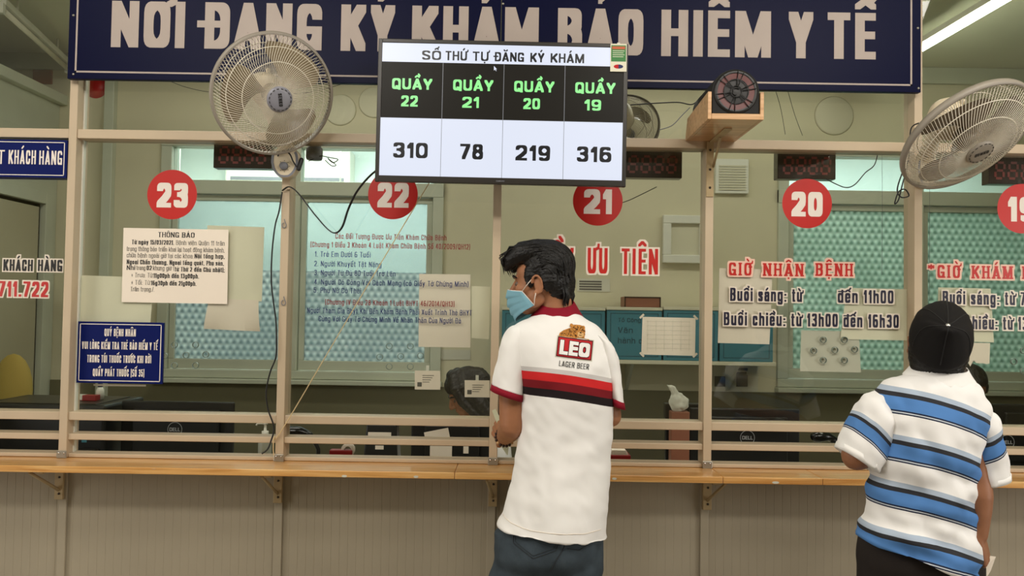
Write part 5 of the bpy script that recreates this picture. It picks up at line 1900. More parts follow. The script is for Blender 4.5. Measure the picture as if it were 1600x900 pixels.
for px, py, rp, lab in ((1303, 181, 31, 'pale disc imitating glass reflections high on the office wall right of the loudspeaker'), (532, 172, 25, 'pale disc imitating glass reflections beside the rim of the left fan'), (585, 160, 25, 'pale disc imitating glass reflections at the left edge of the screen')):
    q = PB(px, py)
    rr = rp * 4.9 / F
    r = thing('reflection_disc', lab, 'vent', q, 'pale discs standing in for glass reflections')  # solid disc added in place of a shape mirrored in the glass
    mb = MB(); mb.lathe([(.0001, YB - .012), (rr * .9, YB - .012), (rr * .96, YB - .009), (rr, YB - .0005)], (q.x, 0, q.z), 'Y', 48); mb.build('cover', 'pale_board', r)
q = PB(150, 135)
r = thing('red_disc', 'red paper disc on the office wall under the left end of the navy sign', 'disc', q)
mb = MB(); mb.lathe([(.0001, YB - .004), (.075, YB - .004), (.075, YB - .0005)], (q.x, 0, q.z), 'Y', 40); mb.build('disc', 'red_vinyl', r)
q = PB(68, 113)
tag(MB().box((q.x - .06, YB - .012, q.z - .075), (q.x + .06, YB - .0005, q.z + .075)).build('reflected_square', 'redbrown', None, .003), 'modelled pinkish square plaque high on the office wall at the upper left', 'reflection')  # solid square added where the glass only mirrors one
# air conditioner and lamp of the corridor beyond the transom
a, b = P(352, 285, 3.7), P(548, 252, 3.7)
r = thing('air_conditioner', 'white air conditioner seen through the glass above counter 23', 'air conditioner', ((a.x + b.x) / 2, 3.8, a.z))
MB().box((a.x, 3.68, a.z), (b.x, 3.899, b.z + .1)).build('body', 'white_plastic', r, .02)
MB().box((a.x + .05, 3.676, a.z + .02), (b.x - .05, 3.6805, a.z + .05)).build('outlet', 'fan_band', r)
batten((-2.9, 3.3, 2.42), (-1.2, 3.3, 2.42), 'tube_on', 'lit tube lamp of the corridor seen over the left window', 3.1)

# ================================================================== PEOPLE
def ring(L, Rr, depth, y, n=44, e=2.3, back=1.0, ez=0.0):
    """a body section between two pixels of the depth plane y"""
    a, b = P(L[0], L[1], y), P(Rr[0], Rr[1], y)
    c_, u = (a + b) / 2, (b - a) / 2
    out = []
    for i in range(n):
        t = 2 * math.pi * i / n
        ct, st = math.cos(t), math.sin(t)
        px = math.copysign(abs(ct) ** (2 / e), ct)
        py = math.copysign(abs(st) ** (2 / e), st)
        dd = depth * (back if py < 0 else 1.0)
        out.append(c_ + u * px + Vector((0, py * dd, ez * py)))
    return out


def smooth_rings(rings, k=4):
    """Catmull-Rom between sections"""
    out = []
    for i in range(len(rings) - 1):
        r0, r1, r2, r3 = rings[max(i - 1, 0)], rings[i], rings[i + 1], rings[min(i + 2, len(rings) - 1)]
        for j in range(k):
            t = j / k
            out.append([0.5 * ((2 * b) + (c_ - a) * t + (2 * a - 5 * b + 4 * c_ - d_) * t * t + (3 * b - a - 3 * c_ + d_) * t ** 3) for a, b, c_, d_ in zip(r0, r1, r2, r3)])
    out.append(rings[-1])
    return out


def hand(mb, w, f, nrm, thumb, curl=35, spread=1.0, size=1.0, tcurl=20):
    """palm, four unequal bent fingers and a thumb; w wrist, f towards the fingers, nrm out of the palm"""
    f = f.normalized()
    nrm = (nrm - f * nrm.dot(f)).normalized()
    s = f.cross(nrm) * thumb                       # towards the index finger
    S = size
    for k, off in enumerate((.030, .010, -.010, -.028)):
        kn = w + f * .088 * S * (1 - .05 * abs(k - 1)) + s * off * S
        mb.limb([w + s * off * .55 * S, w + f * .045 * S + s * off * .8 * S, kn], [.0145 * S, .0145 * S, .0115 * S], 10, flat=(1, 1))
        L = (.070, .078, .072, .057)[k] * S
        dv = f + s * (.10, .02, -.05, -.13)[k] * spread
        dv.normalize()
        pts = [kn]
        ang = 0
        for seg, fr in ((.46, .8), (.31, 1.15), (.23, .8)):
            ang += R(curl) * fr * (1 + .07 * k)
            pts.append(pts[-1] + (dv * math.cos(ang) + nrm * math.sin(ang)) * L * seg)
        mb.limb(pts, [.0098 * S, .0092 * S, .0084 * S, .0074 * S], 10)
    base = w + f * .022 * S + s * .024 * S
    t1 = base + (f * .55 + s * .75 + nrm * .35).normalized() * .042 * S
    t2 = t1 + (f * .9 + s * .25 + nrm * math.tan(R(tcurl))).normalized() * .030 * S
    t3 = t2 + (f * .95 - s * .05 + nrm * math.tan(R(tcurl * 1.6))).normalized() * .024 * S
    mb.limb([base, t1, t2, t3], [.0155 * S, .0125 * S, .0105 * S, .0085 * S], 10)


def head_prims(mb, m, sc=1.0, nose=True):
    """skin of a head; local -Y is the face, the origin lies between the ears"""
    T = lambda *a: m @ (Vector(a) * sc)
    rot = m.to_3x3()
    B = lambda c_, r_: mb.ball(T(*c_), tuple(x * sc for x in r_), 0, 24, rot)
    B((0, .012, .035), (.070, .084, .078))
    B((0, -.034, .028), (.057, .054, .050))
    B((0, -.034, -.022), (.058, .060, .084))
    B((0, -.058, -.084), (.034, .032, .028))
    B((0, -.083, .014), (.040, .013, .010))
    for sx in (-1, 1):
        B((.034 * sx, -.058, -.028), (.026, .030, .026))
        B((.046 * sx, -.022, -.062), (.016, .034, .030))
        B((.074 * sx, .002, -.020), (.006, .014, .026))
        ear = [T((.080 + .005 * math.sin(a)) * sx, .000 + .017 * math.cos(a), -.019 + .029 * math.sin(a)) for a in [R(x_) for x_ in range(-80, 200, 28)]]
        mb.tube(ear, .0046 * sc, 8)
        B((.077 * sx, -.008, -.046), (.006, .009, .009))
    if nose:
        mb.limb([T(0, -.088, .008), T(0, -.106, -.022), T(0, -.109, -.036)], [.008 * sc, .011 * sc, .013 * sc], 12)
        B((.010, -.097, -.040), (.008, .009, .007)); B((-.010, -.097, -.040), (.008, .009, .007))
    B((0, -.088, -.062), (.022, .010, .006)); B((0, -.086, -.071), (.019, .010, .006))


def eyes(m, parent, sc=1.0):
    for sx in (-1, 1):
        mb = MB()
        mb.ball(m @ (Vector((.030 * sx, -.0790, -.009)) * sc), .0098 * sc, 0, 16)
        e_ = mb.build('eye', 'eye_white', parent)
        mb = MB()
        mb.ball(m @ (Vector((.030 * sx, -.0852, -.009)) * sc), .0048 * sc, 0, 12)
        mb.build('iris', 'hair', e_)
        mb = MB()
        mb.limb([m @ (Vector((.012 * sx, -.0955, .014)) * sc), m @ (Vector((.034 * sx, -.0915, .019)) * sc), m @ (Vector((.050 * sx, -.076, .012)) * sc)], [.0035 * sc, .0045 * sc, .0025 * sc], 8)
        mb.build('eyebrow', 'hair', parent)


def facing_matrix(o, facing, roll=0.0):
    ey = -Vector(facing).normalized()
    ez = (Vector((0, 0, 1)) - ey * ey.z).normalized()
    m = rig(o, ey.cross(ez), ey, ez)
    return m @ Matrix.Rotation(R(roll), 4, 'Y')


def strands(me, m, amp, fx=55, fy=9, fz=24):
    inv = m.inverted()
    def fn(co, n_):
        q = inv @ co
        a = math.atan2(q.x, q.z + .02)
        return amp * (nz(a * 14, q.y * 14, 3) * .7 + nz(a * 34, q.y * 20, 9) * .5)
    displace(me, fn)


def shoes(parent, spots, m_='shoe'):
    for x_, y_, d_ in spots:
        mb = MB()
        mb.limb([(x_, y_ - .07, .045), (x_, y_ + .02, .045), (x_ + d_ * .02, y_ + .13, .036)], [.043, .045, .035], 16)
        mb.limb([(x_, y_ - .03, .06), (x_, y_ - .03, .11)], [.048, .05], 14)
        me = remesh(mb, .006, 2)
        for v in me.vertices:
            v.co.z = max(v.co.z, .002)
        link('shoe', me, m_, parent)


def legs(mb, pts, rad):
    for hip, knee, ank in pts:
        mb.limb([hip, (Vector(hip) + Vector(knee)) / 2, knee, (Vector(knee) * .6 + Vector(ank) * .4), ank], rad, 22)


# ---------------------------------------------------------------- man in the white polo
y0 = -.46
man = thing('person', 'man in white polo with red and black band and blue face mask', 'person', (P(860, 800, y0).x, y0, 0))
hm = facing_matrix(P(848.5, 437, y0 + .01), (-.95, .30, -.10), 0)
mb = MB()
head_prims(mb, hm)
HT = lambda *a: hm @ Vector(a)
mb.limb([HT(0, .028, -.03), HT(-.004, .038, -.075), P(871, 500, y0), P(876, 530, y0)], [.056, .051, .053, .075], 24)
# left arm
shl, elb = P(806, 545, y0), P(801, 664, y0 - .005)
wri = P(788, 684, y0 + .20)
mb.limb([shl, (shl + elb) / 2 + Vector((-.004, 0, 0)), elb], [.052, .048, .044], 20)
mb.limb([elb, elb * .55 + wri * .45, wri], [.043, .040, .027], 20)
fdir = P(771, 660, y0 + .30) - wri
hand(mb, wri + fdir.normalized() * .005, fdir, Vector((.85, .45, -.1)), 1, 38, 1, .98)
# right arm, mostly hidden by the body
shr, elr = P(938, 565, y0), P(954, 650, y0 - .005)
wrr = P(936, 655, y0 + .21)
mb.limb([shr, (shr + elr) / 2, elr], [.042, .039, .036], 20)
mb.limb([elr, elr * .55 + wrr * .45, wrr], [.036, .035, .026], 20)
fd2 = P(905, 660, y0 + .29) - wrr
hand(mb, wrr, fd2, Vector((-.5, .3, -.9)), -1, 25)
# trunk and legs inside the clothes
mb.limb([P(876, 530, y0), P(880, 620, y0), P(872, 740, y0), P(858, 830, y0)], [.085, .085, .085, .085], 24)
mb.limb([shl, P(876, 545, y0), shr], [.045, .07, .045], 18)
K1 = [(P(822, 840, y0), Vector((-.005, y0 + .0, .45)), Vector((-.03, y0 - .02, .09))), (P(893, 840, y0), Vector((.20, y0 + .0, .45)), Vector((.215, y0 - .02, .09)))]
for h_, k_, a_ in K1:
    mb.limb([h_, k_, a_], [.075, .05, .04], 16)
body = link('body', remesh(mb, .0036, 2), 'skin', man)
eyes(hm, body)
# jeans
mb = MB()
mb.loft(smooth_rings([ring((790, 800), (940, 803), .105, y0, back=1.1), ring((776, 835), (938, 840), .118, y0, back=1.12), ring((772, 865), (934, 868), .115, y0, back=1.12), ring((774, 892), (928, 894), .09, y0)]))
for (h_, k_, a_), dx in zip(K1, (0, 0)):
    mb.tube([h_ + Vector((0, 0, .02)), h_ + Vector((0, 0, -.10)), (h_ + k_) / 2, k_, k_ * .5 + a_ * .5, a_ + Vector((0, 0, -.02))], [.094, .095, .084, .070, .066, .064], 26, flat=(1.12, 1))
me = remesh(mb, .007, 4)
displace(me, lambda c_, n_: .0035 * nz(c_.x * 16, c_.y * 9, c_.z * 9) + .002 * nz(c_.x * 40, c_.y * 20, c_.z * 30 + c_.x * 25))
jn = link('jeans', me, 'jeans', man)
jb = bvh_of(me)


def on_surface(bv, q, lift=.002, d=(0, 1, 0)):
    h = bv.ray_cast(Vector((q.x, q.y - 1.2, q.z)), Vector(d))
    return (h[0] + h[1] * lift) if h[0] else None


def stitched(bv, pix, r, name, m_, parent, y=y0, lift=.001):
    pts = []
    for i in range(len(pix) - 1):
        for k in range(6):
            t = k / 6
            q = P(pix[i][0] * (1 - t) + pix[i + 1][0] * t, pix[i][1] * (1 - t) + pix[i + 1][1] * t, y - .12)
            s_ = on_surface(bv, q, lift)
            if s_:
                pts.append(s_)
    if len(pts) > 2:
        mb_ = MB()
        mb_.tube(pts, r, 5)
        mb_.build(name, m_, parent)


stitched(jb, [(803, 834), (802, 850), (833, 871), (868, 858), (878, 838)], .0012, 'pocket_seam', 'jean_thread', jn)
stitched(jb, [(806, 834), (805, 848), (833, 867), (865, 855), (874, 838)], .0009, 'pocket_seam', 'jean_thread', jn)
stitched(jb, [(886, 856), (905, 860), (922, 852), (930, 842)], .0012, 'pocket_seam', 'jean_thread', jn)
stitched(jb, [(889, 838), (880, 856), (868, 874), (858, 896)], .0015, 'seat_seam', 'jean_thread', jn)
shoes(man, [(-.03, y0 + .0, -1), (.215, y0 + .0, 1)])

# polo shirt
SR = [ring((847, 486), (901, 488), .052, y0 + .012), ring((826, 496), (921, 501), .074, y0 + .005), ring((805, 508), (941, 517), .092, y0), ring((794, 528), (955, 541), .106, y0, e=2.5, back=1.05),
      ring((802, 570), (960, 588), .116, y0, e=2.5, back=1.08), ring((814, 620), (958, 634), .118, y0, e=2.4, back=1.05), ring((811, 680), (954, 690), .114, y0, back=1.02), ring((800, 745), (951, 752), .122, y0, back=1.05),
      ring((788, 795), (950, 806), .132, y0, back=1.1), ring((777, 818), (949, 837), .138, y0, back=1.1)]
me = MB().loft(smooth_rings(SR, 8)).mesh()
bm = bmesh.new(); bm.from_mesh(me)
bmesh.ops.recalc_face_normals(bm, faces=bm.faces[:])
bmesh.ops.subdivide_edges(bm, edges=[e_ for e_ in bm.edges if e_.calc_length() > .012], cuts=1, use_grid_fill=True)
bm.to_mesh(me); bm.free()
hemz = P(863, 830, y0).z


def polo_folds(c_, n_):
    t = max(0, min(1, (1.28 - c_.z) / .45))
    return t * (.013 * nz(c_.x * 13 + c_.z * 1.5, 2, c_.z * 2.2) + .007 * nz(c_.x * 30 + c_.z * 4, 5, c_.z * 4)) + .005 * nz(c_.x * 12 - c_.z * 10, 8, c_.z * 14) + .004 * t * math.sin(c_.x * 34 + c_.z * 3) + .0025 * nz(c_.x * 34 + c_.z * 20, 4, c_.z * 26)


displace(me, polo_folds)
for p_ in me.polygons:
    p_.use_smooth = True
# woven bands, read along the slope the photo shows
yb_ = y0 - .12
A1, A2, A3 = P(823, 577, yb_), P(957, 596.5, yb_), P(890, 583, yb_)


def slope3(a, b, c_):
    """k1, k2 so that z + k1 x + k2 x^2 is equal at three points"""
    # z_a + k1 xa + k2 xa^2 = z_b + ... = z_c + ...
    m00, m01, r0 = b.x - a.x, b.x ** 2 - a.x ** 2, a.z - b.z
    m10, m11, r1 = c_.x - a.x, c_.x ** 2 - a.x ** 2, a.z - c_.z
    det = m00 * m11 - m01 * m10
    return (r0 * m11 - m01 * r1) / det, (m00 * r1 - r0 * m10) / det


k1, k2 = slope3(A1, A2, A3)
v0 = A1.z + k1 * A1.x + k2 * A1.x ** 2
u_ = (yb_ - CAM.y) / F
bands = [(-3.5 * u_, 3.5 * u_, (206, 202, 200)), (-16.5 * u_, -3.5 * u_, (206, 42, 44)), (-29 * u_, -16.5 * u_, (122, 26, 34)), (-41.5 * u_, -29 * u_, (34, 26, 28))]
M['polo'] = band_mat('white_polo_with_bands', (246, 244, 241), (k1, 0, k2), bands, origin=v0)
polo = link('polo_shirt', me, 'polo', man)
pb_ = bvh_of(me)
# hem
stitched(pb_, [(779, 812), (800, 821), (830, 828), (870, 830), (910, 832), (946, 831)], .0010, 'hem_seam', 'paper', polo)


def sleeve(rings, parent, m_, cuff=None, cuff_px=(), amp=.006, name='sleeve'):
    me_ = MB().loft(smooth_rings(rings, 7)).mesh()
    bm_ = bmesh.new(); bm_.from_mesh(me_)
    bmesh.ops.recalc_face_normals(bm_, faces=bm_.faces[:])
    bm_.to_mesh(me_); bm_.free()
    displace(me_, lambda c_, n_: amp * nz(c_.x * 26, c_.y * 18, c_.z * 16) + amp * .5 * nz(c_.x * 60, c_.y * 30, c_.z * 30 + 4))
    for p_ in me_.polygons:
        p_.use_smooth = len(p_.vertices) == 4
    o = link(name, me_, m_, parent)
    return o


sl = sleeve([ring((812, 505), (846, 520), .070, y0), ring((795, 513), (836, 540), .080, y0), ring((783, 534), (829, 562), .082, y0), ring((774, 572), (824, 594), .082, y0), ring((768.5, 600), (820, 617), .080, y0)], polo, 'cloth_white')
sr = sleeve([ring((915, 515), (946, 528), .070, y0), ring((928, 527), (959, 543), .080, y0), ring((936, 552), (966, 570), .080, y0), ring((944, 592), (971, 606), .076, y0), ring((950, 619), (974, 629), .072, y0)], polo, 'cloth_white')


def cuff(r0, r1, parent, m_='maroon', name='cuff', grow=1.03):
    rr = []
    for r_, g_ in ((r0, .97), (r0, grow), (r1, grow), (r1, .90)):
        c_ = sum(r_, Vector()) / len(r_)
        rr.append([c_ + (q - c_) * g_ for q in r_])
    mb_ = MB()
    mb_.loft(rr, 0, False)
    return mb_.build(name, m_, parent)


cuff(ring((768.5, 599.5), (820, 616.5), .080, y0), ring((766.5, 609), (819, 627), .078, y0), sl)
cuff(ring((950, 618), (974, 628), .072, y0), ring((951.5, 630), (976, 639), .070, y0), sr)
# collar
co = []
for L_, R_, dp, yy, ez_ in (((845, 473), (895, 472), .060, y0 + .012, .02), ((842, 479), (899, 478), .064, y0 + .012, .02), ((837, 488), (906, 490), .071, y0 + .010, .022), ((829, 498), (915, 504), .082, y0 + .006, .024)):
    co.append(ring(L_, R_, dp, yy, e=2.1, ez=ez_))
mb = MB(); mb.loft(smooth_rings(co, 4), 0, False)
o = mb.build('collar', 'maroon', polo)
sd = o.modifiers.new('thick', 'SOLIDIFY'); sd.thickness = .004; sd.offset = 1


def decal(mb_, bv, m_, parent, name, lift=.0015, cuts=0):
    """flat print laid on the cloth: every vertex is dropped onto the surface"""
    me_ = mb_.mesh()
    bm_ = bmesh.new(); bm_.from_mesh(me_)
    bmesh.ops.triangulate(bm_, faces=[f for f in bm_.faces if len(f.verts) > 4])
    if cuts:
        bmesh.ops.subdivide_edges(bm_, edges=bm_.edges[:], cuts=cuts, use_grid_fill=True)
    yref = None
    for v in bm_.verts:
        s_ = on_surface(bv, v.co, lift)
        if s_:
            s_.y += (v.co.y - y0) * 1.0
            v.co = s_
    bm_.to_mesh(me_); bm_.free()
    return link(name, me_, m_, parent)


# emblem: built flat at depth y0 in a tilted frame, then dropped on the shirt
ec = P(898.5, 545, y0 - .125)
em = Matrix.Translation((ec.x, y0, ec.z)) @ Matrix.Rotation(R(6.6), 4, 'Y')
px_ = (y0 - .125 - CAM.y) / F


def flat_poly(mb_, pts, dy=0.0, mi=0):
    k = len(mb_.v)
    mb_.v += [em @ Vector((a * px_, dy, -b * px_)) for a, b in pts]
    mb_.face(range(k, k + len(pts)), mi)


def grid_quad(mb_, a, b, dy, n_=10):
    (x0, z0), (x1, z1) = a, b
    for i in range(n_):
        for j in range(n_):
            u0, u1 = x0 + (x1 - x0) * i / n_, x0 + (x1 - x0) * (i + 1) / n_
            w0, w1 = z0 + (z1 - z0) * j / n_, z0 + (z1 - z0) * (j + 1) / n_
            flat_poly(mb_, [(u0, w0), (u1, w0), (u1, w1), (u0, w1)], dy)


emblem = None
mb = MB(); grid_quad(mb, (-29.5, -17), (29.5, 17), 0); emblem = decal(mb, pb_, 'paper_grey', polo, 'emblem', .0008)
mb = MB(); grid_quad(mb, (-28, -15.5), (28, 15.5), 0); decal(mb, pb_, 'leo_dark', emblem, 'dark_field', .0012)
mb = MB(); grid_quad(mb, (-26.3, -13.8), (26.3, 13.8), 0); decal(mb, pb_, 'leo_red', emblem, 'red_field', .0016)
for gap_, mname, nm, e_, lift in ((0, 'leo_dark', 'letter_shadow', .0022, .0021), (0, 'cloth_white', 'lettering', 0, .0034)):
    mb = MB()
    local_text(mb, 'LEO', em @ Matrix.Translation((.0, 0, -.001)), 47 * px_, 22 * px_, 0, w=.27, h=.24, gap=.07, aw=.9, e=e_)
    decal(mb, pb_, mname, emblem, nm, lift, 2)
mb = MB()
local_text(mb, 'LAGER BEER', em @ Matrix.Translation((.004, 0, -25.5 * px_)), 47 * px_, 8.6 * px_, 0, w=.11, h=.09, gap=.2, aw=.62)
decal(mb, pb_, 'ink', emblem, 'small_lettering', .0014)
mb = MB(); flat_poly(mb, [(-27, -17), (-26, -21), (-20, -26), (-12, -30), (-2, -34), (6, -35), (12, -30), (14, -24), (13, -18), (16, -17), (20, -17), (22, -15.5), (-27, -16)])
an = decal(mb, pb_, 'leo_gold', emblem, 'leopard', .0020, 1)
mb = MB(); flat_poly(mb, [(-11.5, -33), (-10.5, -37), (-8, -37.6), (-6, -36), (-1, -36.6), (5, -36.8), (9, -36), (11.5, -36.4), (13, -34.5), (13, -32), (14, -27), (12, -22), (9, -18.5), (4, -17), (0, -18.5), (-4, -23), (-6, -28), (-8, -31)]); decal(mb, pb_, 'leo_gold', an, 'leopard_head', .0026, 1)
mb = MB(); flat_poly(mb, [(2, -25), (6, -26.5), (11, -25), (12, -21), (9, -18), (5, -17.2), (2, -20)]); decal(mb, pb_, 'leo_pale', an, 'muzzle', .0034, 1)
mb = MB()
for a, b, w_, h_ in ((0.5, -29.5, 1.6, 1.0), (9.3, -29.5, 1.6, 1.0), (6.4, -24.8, 1.7, 1.1), (6.2, -20.8, 2.6, .5)):
    flat_poly(mb, [(a + w_ * math.cos(t * math.pi / 4), b + h_ * math.sin(t * math.pi / 4)) for t in range(8)])
rnd = random.Random(3)
for i in range(80):
    a, b = rnd.uniform(-24, 12), rnd.uniform(-36, -18)
    if b < -17 - (a + 27) * .75 or (1.5 < a < 12 and b > -27):
        continue
    w_ = rnd.uniform(.5, 1.0)
    flat_poly(mb, [(a + w_ * math.cos(t * math.pi / 3), b + w_ * .8 * math.sin(t * math.pi / 3)) for t in range(6)])
decal(mb, pb_, 'leo_spot', an, 'spots', .0042, 0)

# hair
mb = MB()
hr = hm.to_3x3()
HB = lambda c_, r_: mb.ball(HT(*c_), r_, 0, 26, hr)
HB((0, .022, .046), (.079, .088, .082))
HB((0, .052, -.014), (.066, .054, .076))
HB((0, -.005, .085), (.066, .070, .046))
for sx in (-1, 1):
    HB((.064 * sx, -.026, .012), (.013, .020, .040))
    HB((.068 * sx, .036, -.002), (.014, .032, .044))
for xx, dz in ((-.04, -.008), (-.013, 0), (.015, .002), (.042, -.008)):
    mb.limb([HT(xx * .9, -.01, .098 + dz), HT(xx, -.062, .098 + dz), HT(xx * 1.05, -.098, .076 + dz), HT(xx, -.112, .052 + dz)], [.036, .034, .024, .010], 14)
me = remesh(mb, .0042, 3)
strands(me, hm, .005)
hair = link('hair', me, 'hair', man)
mb = MB()
rnd = random.Random(5)
for i in range(46):
    xx = rnd.uniform(-.05, .06)
    a0 = rnd.uniform(-.075, -.02)
    z1 = rnd.uniform(.03, .075)
    y1 = rnd.uniform(-.128, -.108)
    mb.tube([HT(xx * .9, a0, .118 + rnd.uniform(-.01, .006)), HT(xx, -.09, .108 + rnd.uniform(-.006, .01)), HT(xx + .004, y1, z1 + .02), HT(xx + rnd.uniform(-.01, .01), y1 + rnd.uniform(-.004, .012), z1 - .008)], [.0035, .003, .002, .0006], 5)
for i in range(60):
    xx = rnd.uniform(-.045, .055)
    mb.tube([HT(xx, .085 + rnd.uniform(-.01, .01), -.03), HT(xx, .088 + rnd.uniform(-.012, .004), -.062), HT(xx * .97, .080 + rnd.uniform(-.01, .006), -.088 + rnd.uniform(-.012, .008))], [.005, .004, .0008], 5)
mb.build('hair_locks', 'hair', hair, 0, False)
hb_ = bvh_of(me)
cen = HT(0, .02, .02)
mb = MB()
rnd = random.Random(11)
for i in range(190):
    lat = R(rnd.uniform(-84, 84))
    st = rnd.uniform(-.05, .05)
    a0, a1 = rnd.uniform(48, 110), rnd.uniform(150, 218)
    if abs(lat) > R(55):
        a0, a1 = rnd.uniform(70, 120), rnd.uniform(150, 200)
    pts = []
    for k in range(13):
        th = R(a0 + (a1 - a0) * k / 12)
        la = lat * (1 - .16 * k / 12) + st * math.sin(k * .5)
        dv = Vector((math.sin(la), -math.cos(th) * math.cos(la), math.sin(th) * math.cos(la)))
        dw = hm.to_3x3() @ dv
        h_ = hb_.ray_cast(cen + dw * .3, -dw)
        if h_[0]:
            pts.append(h_[0] + dw * .0006)
    if len(pts) > 4:
        n_ = len(pts)
        mb.tube(pts, [.0032 * min(1, .35 + 2.5 * min(k, n_ - 1 - k) / n_) for k in range(n_)], 5)
mb.build('hair_strands', 'hair', hair, 0, False)
# mask
mb = MB()
NU, NV = 25, 25
rows = []
for j in range(NV):
    v = j / (NV - 1)
    row = []
    for i in range(NU):
        u = i / (NU - 1) * 2 - 1
        au = abs(u)
        z = (-.022 - .014 * au ** 1.4) * (1 - v) + (-.130 + .045 * au ** 1.6) * v
        yc_ = -.124 + .020 * v * v - .006 * math.sin(v * math.pi)
        ys_ = -.056 + .036 * v
        y_ = yc_ + (ys_ - yc_) * au ** 2.1
        x_ = .069 * math.sin(u * R(82)) * (1 - .08 * v)
        pl = .0048 * (((v * 3.6) % 1) - .5) * (1 - au ** 3)
        row.append(HT(x_ * (1 + pl * 4), y_ - pl * 1.4, z))
    rows.append(row)
mb.loft(rows, 0, False, True, closed=False)
msk = mb.build('face_mask', 'mask', man, 0, False)
sd = msk.modifiers.new('thick', 'SOLIDIFY'); sd.thickness = .0025
for sx in (-1, 1):
    e0, e1 = .068 * sx, .064 * sx
    for (a, b) in (((e0, -.056, -.036), (.082 * sx, -.004, .010)), ((e1, -.020, -.085), (.082 * sx, -.006, -.046))):
        mb = MB()
        m_ = Vector(((a[0] + b[0]) / 2 + .004 * sx, (a[1] + b[1]) / 2, (a[2] + b[2]) / 2))
        mb.tube([HT(*a), HT(*m_), HT(*b)], .0016, 6)
        mb.build('ear_loop', 'strap', msk)
    mb = MB()
    mb.tube([rows[j][0 if sx < 0 else NU - 1] for j in range(NV)], .0018, 6)
    mb.build('edge_tape', 'strap', msk)
mb = MB(); mb.tube([rows[0][i] for i in range(NU)], .0018, 6); mb.build('edge_tape', 'strap', msk)
# bracelet and slips in the hand
fa = (wri - elb).normalized()
u1 = fa.cross(Vector((0, 0, 1))).normalized()
u2 = fa.cross(u1)
brc = thing('bracelet', 'dark wooden bead bracelet on the left wrist of the polo man', 'bracelet', wri - fa * .012)
cb = wri - fa * .015
for i in range(18):
    a = 2 * math.pi * i / 18
    mb = MB()
    mb.ball(cb + (u1 * math.cos(a) + u2 * math.sin(a)) * .0325, .0056, 0, 12)
    mb.build('bead', 'bead_light' if i % 5 == 2 else 'bead_dark', brc)
fdn = fdir.normalized()
g = wri + fdn * .085
slip = thing('paper_slip', 'greenish white paper slips held in the left hand of the polo man', 'paper', g)
mb = MB()
sdv = Vector((.25, .55, .8)).normalized()
c0 = P(779, 655, y0 + .255)
for k, (a, b, w_) in enumerate(((P(772, 640, y0 + .25), P(784, 668, y0 + .24), .014), (P(788, 692, y0 + .22), P(793, 711, y0 + .22), .016))):
    dv = (b - a).normalized()
    sv = dv.cross(Vector((0, 1, 0))).normalized()
    q = [a + sv * w_ * .4, a - sv * w_ * .6, b - sv * w_ * (.8 if k == 0 else .1), b + sv * w_ * (.8 if k == 0 else .1)]
    if k == 1:
        q[0], q[1] = a + sv * w_ * 1.1, a - sv * w_ * 1.1
    n_ = 0
    mb.v += q + [x_ + Vector((0, .001, 0)) for x_ in q]
    for f in ((0, 1, 2, 3), (7, 6, 5, 4), (0, 4, 5, 1), (1, 5, 6, 2), (2, 6, 7, 3), (3, 7, 4, 0)):
        mb.face([n_ + x_ for x_ in f])
    mb.build('slip', 'money', slip)
    mb = MB()

# ---------------------------------------------------------------- man in the striped shirt
y1 = -.72
man2 = thing('person', 'man in a black cap and a white T-shirt with blue stripes, looking up', 'person', (P(1440, 800, y1).x, y1, 0))
h2 = facing_matrix(P(1467, 538, y1 + .0), (.38, .74, .57), -9)
H2 = lambda *a: h2 @ Vector(a)
mb = MB()
head_prims(mb, h2, .98)
mb.limb([H2(0, .020, -.05), P(1463, 582, y1 + .015), P(1455, 622, y1 + .02)], [.052, .048, .060], 24)
s_l, e_l = P(1380, 652, y1), P(1338, 712, y1 - .01)
w_l = P(1372, 712, y1 + .20)
mb.limb([s_l, (s_l + e_l) / 2, e_l], [.044, .045, .043], 20)
mb.limb([e_l, e_l * .5 + w_l * .5, w_l], [.042, .038, .027], 20)
fd = P(1405, 700, y1 + .28) - w_l
hand(mb, w_l, fd, Vector((.2, .3, -.9)), -1, 20)
s_r, e_r, w_r = P(1514, 680, y1), P(1530, 775, y1 - .05), P(1528, 836, y1 - .05)
mb.limb([s_r, (s_r + e_r) / 2, e_r], [.044, .043, .037], 20)
mb.limb([e_r, e_r * .6 + w_r * .4, w_r], [.037, .034, .026], 20)
fd = P(1541, 880, y1 - .04) - w_r
hand(mb, w_r, fd, Vector((-.75, .55, 0)), 1, 42, 1, .95, 30)
mb.limb([P(1455, 635, y1 + .02), P(1440, 700, y1), P(1436, 800, y1), P(1430, 890, y1)], [.06, .085, .085, .08], 22)
mb.limb([s_l, P(1450, 655, y1 + .01), s_r], [.042, .06, .042], 18)
zf = P(1430, 890, y1).z
K2 = [(Vector((P(1395, 890, y1).x, y1, zf)), Vector((P(1390, 890, y1).x, y1 + .01, .42)), Vector((P(1385, 890, y1).x, y1 - .02, .09))), (Vector((P(1482, 890, y1).x, y1, zf)), Vector((P(1490, 890, y1).x, y1 + .01, .42)), Vector((P(1497, 890, y1).x, y1 - .02, .09)))]
for h_, k_, a_ in K2:
    mb.limb([h_, k_, a_], [.07, .05, .04], 16)
body2 = link('body', remesh(mb, .0038, 3), 'skin_dark', man2)
eyes(h2, body2, .98)
mb = MB()
mb.loft(smooth_rings([ring((1362, 800), (1518, 820), .10, y1), ring((1347, 838), (1522, 858), .112, y1), ring((1343, 875), (1522, 890), .112, y1), ring((1348, 905), (1515, 915), .09, y1)]))
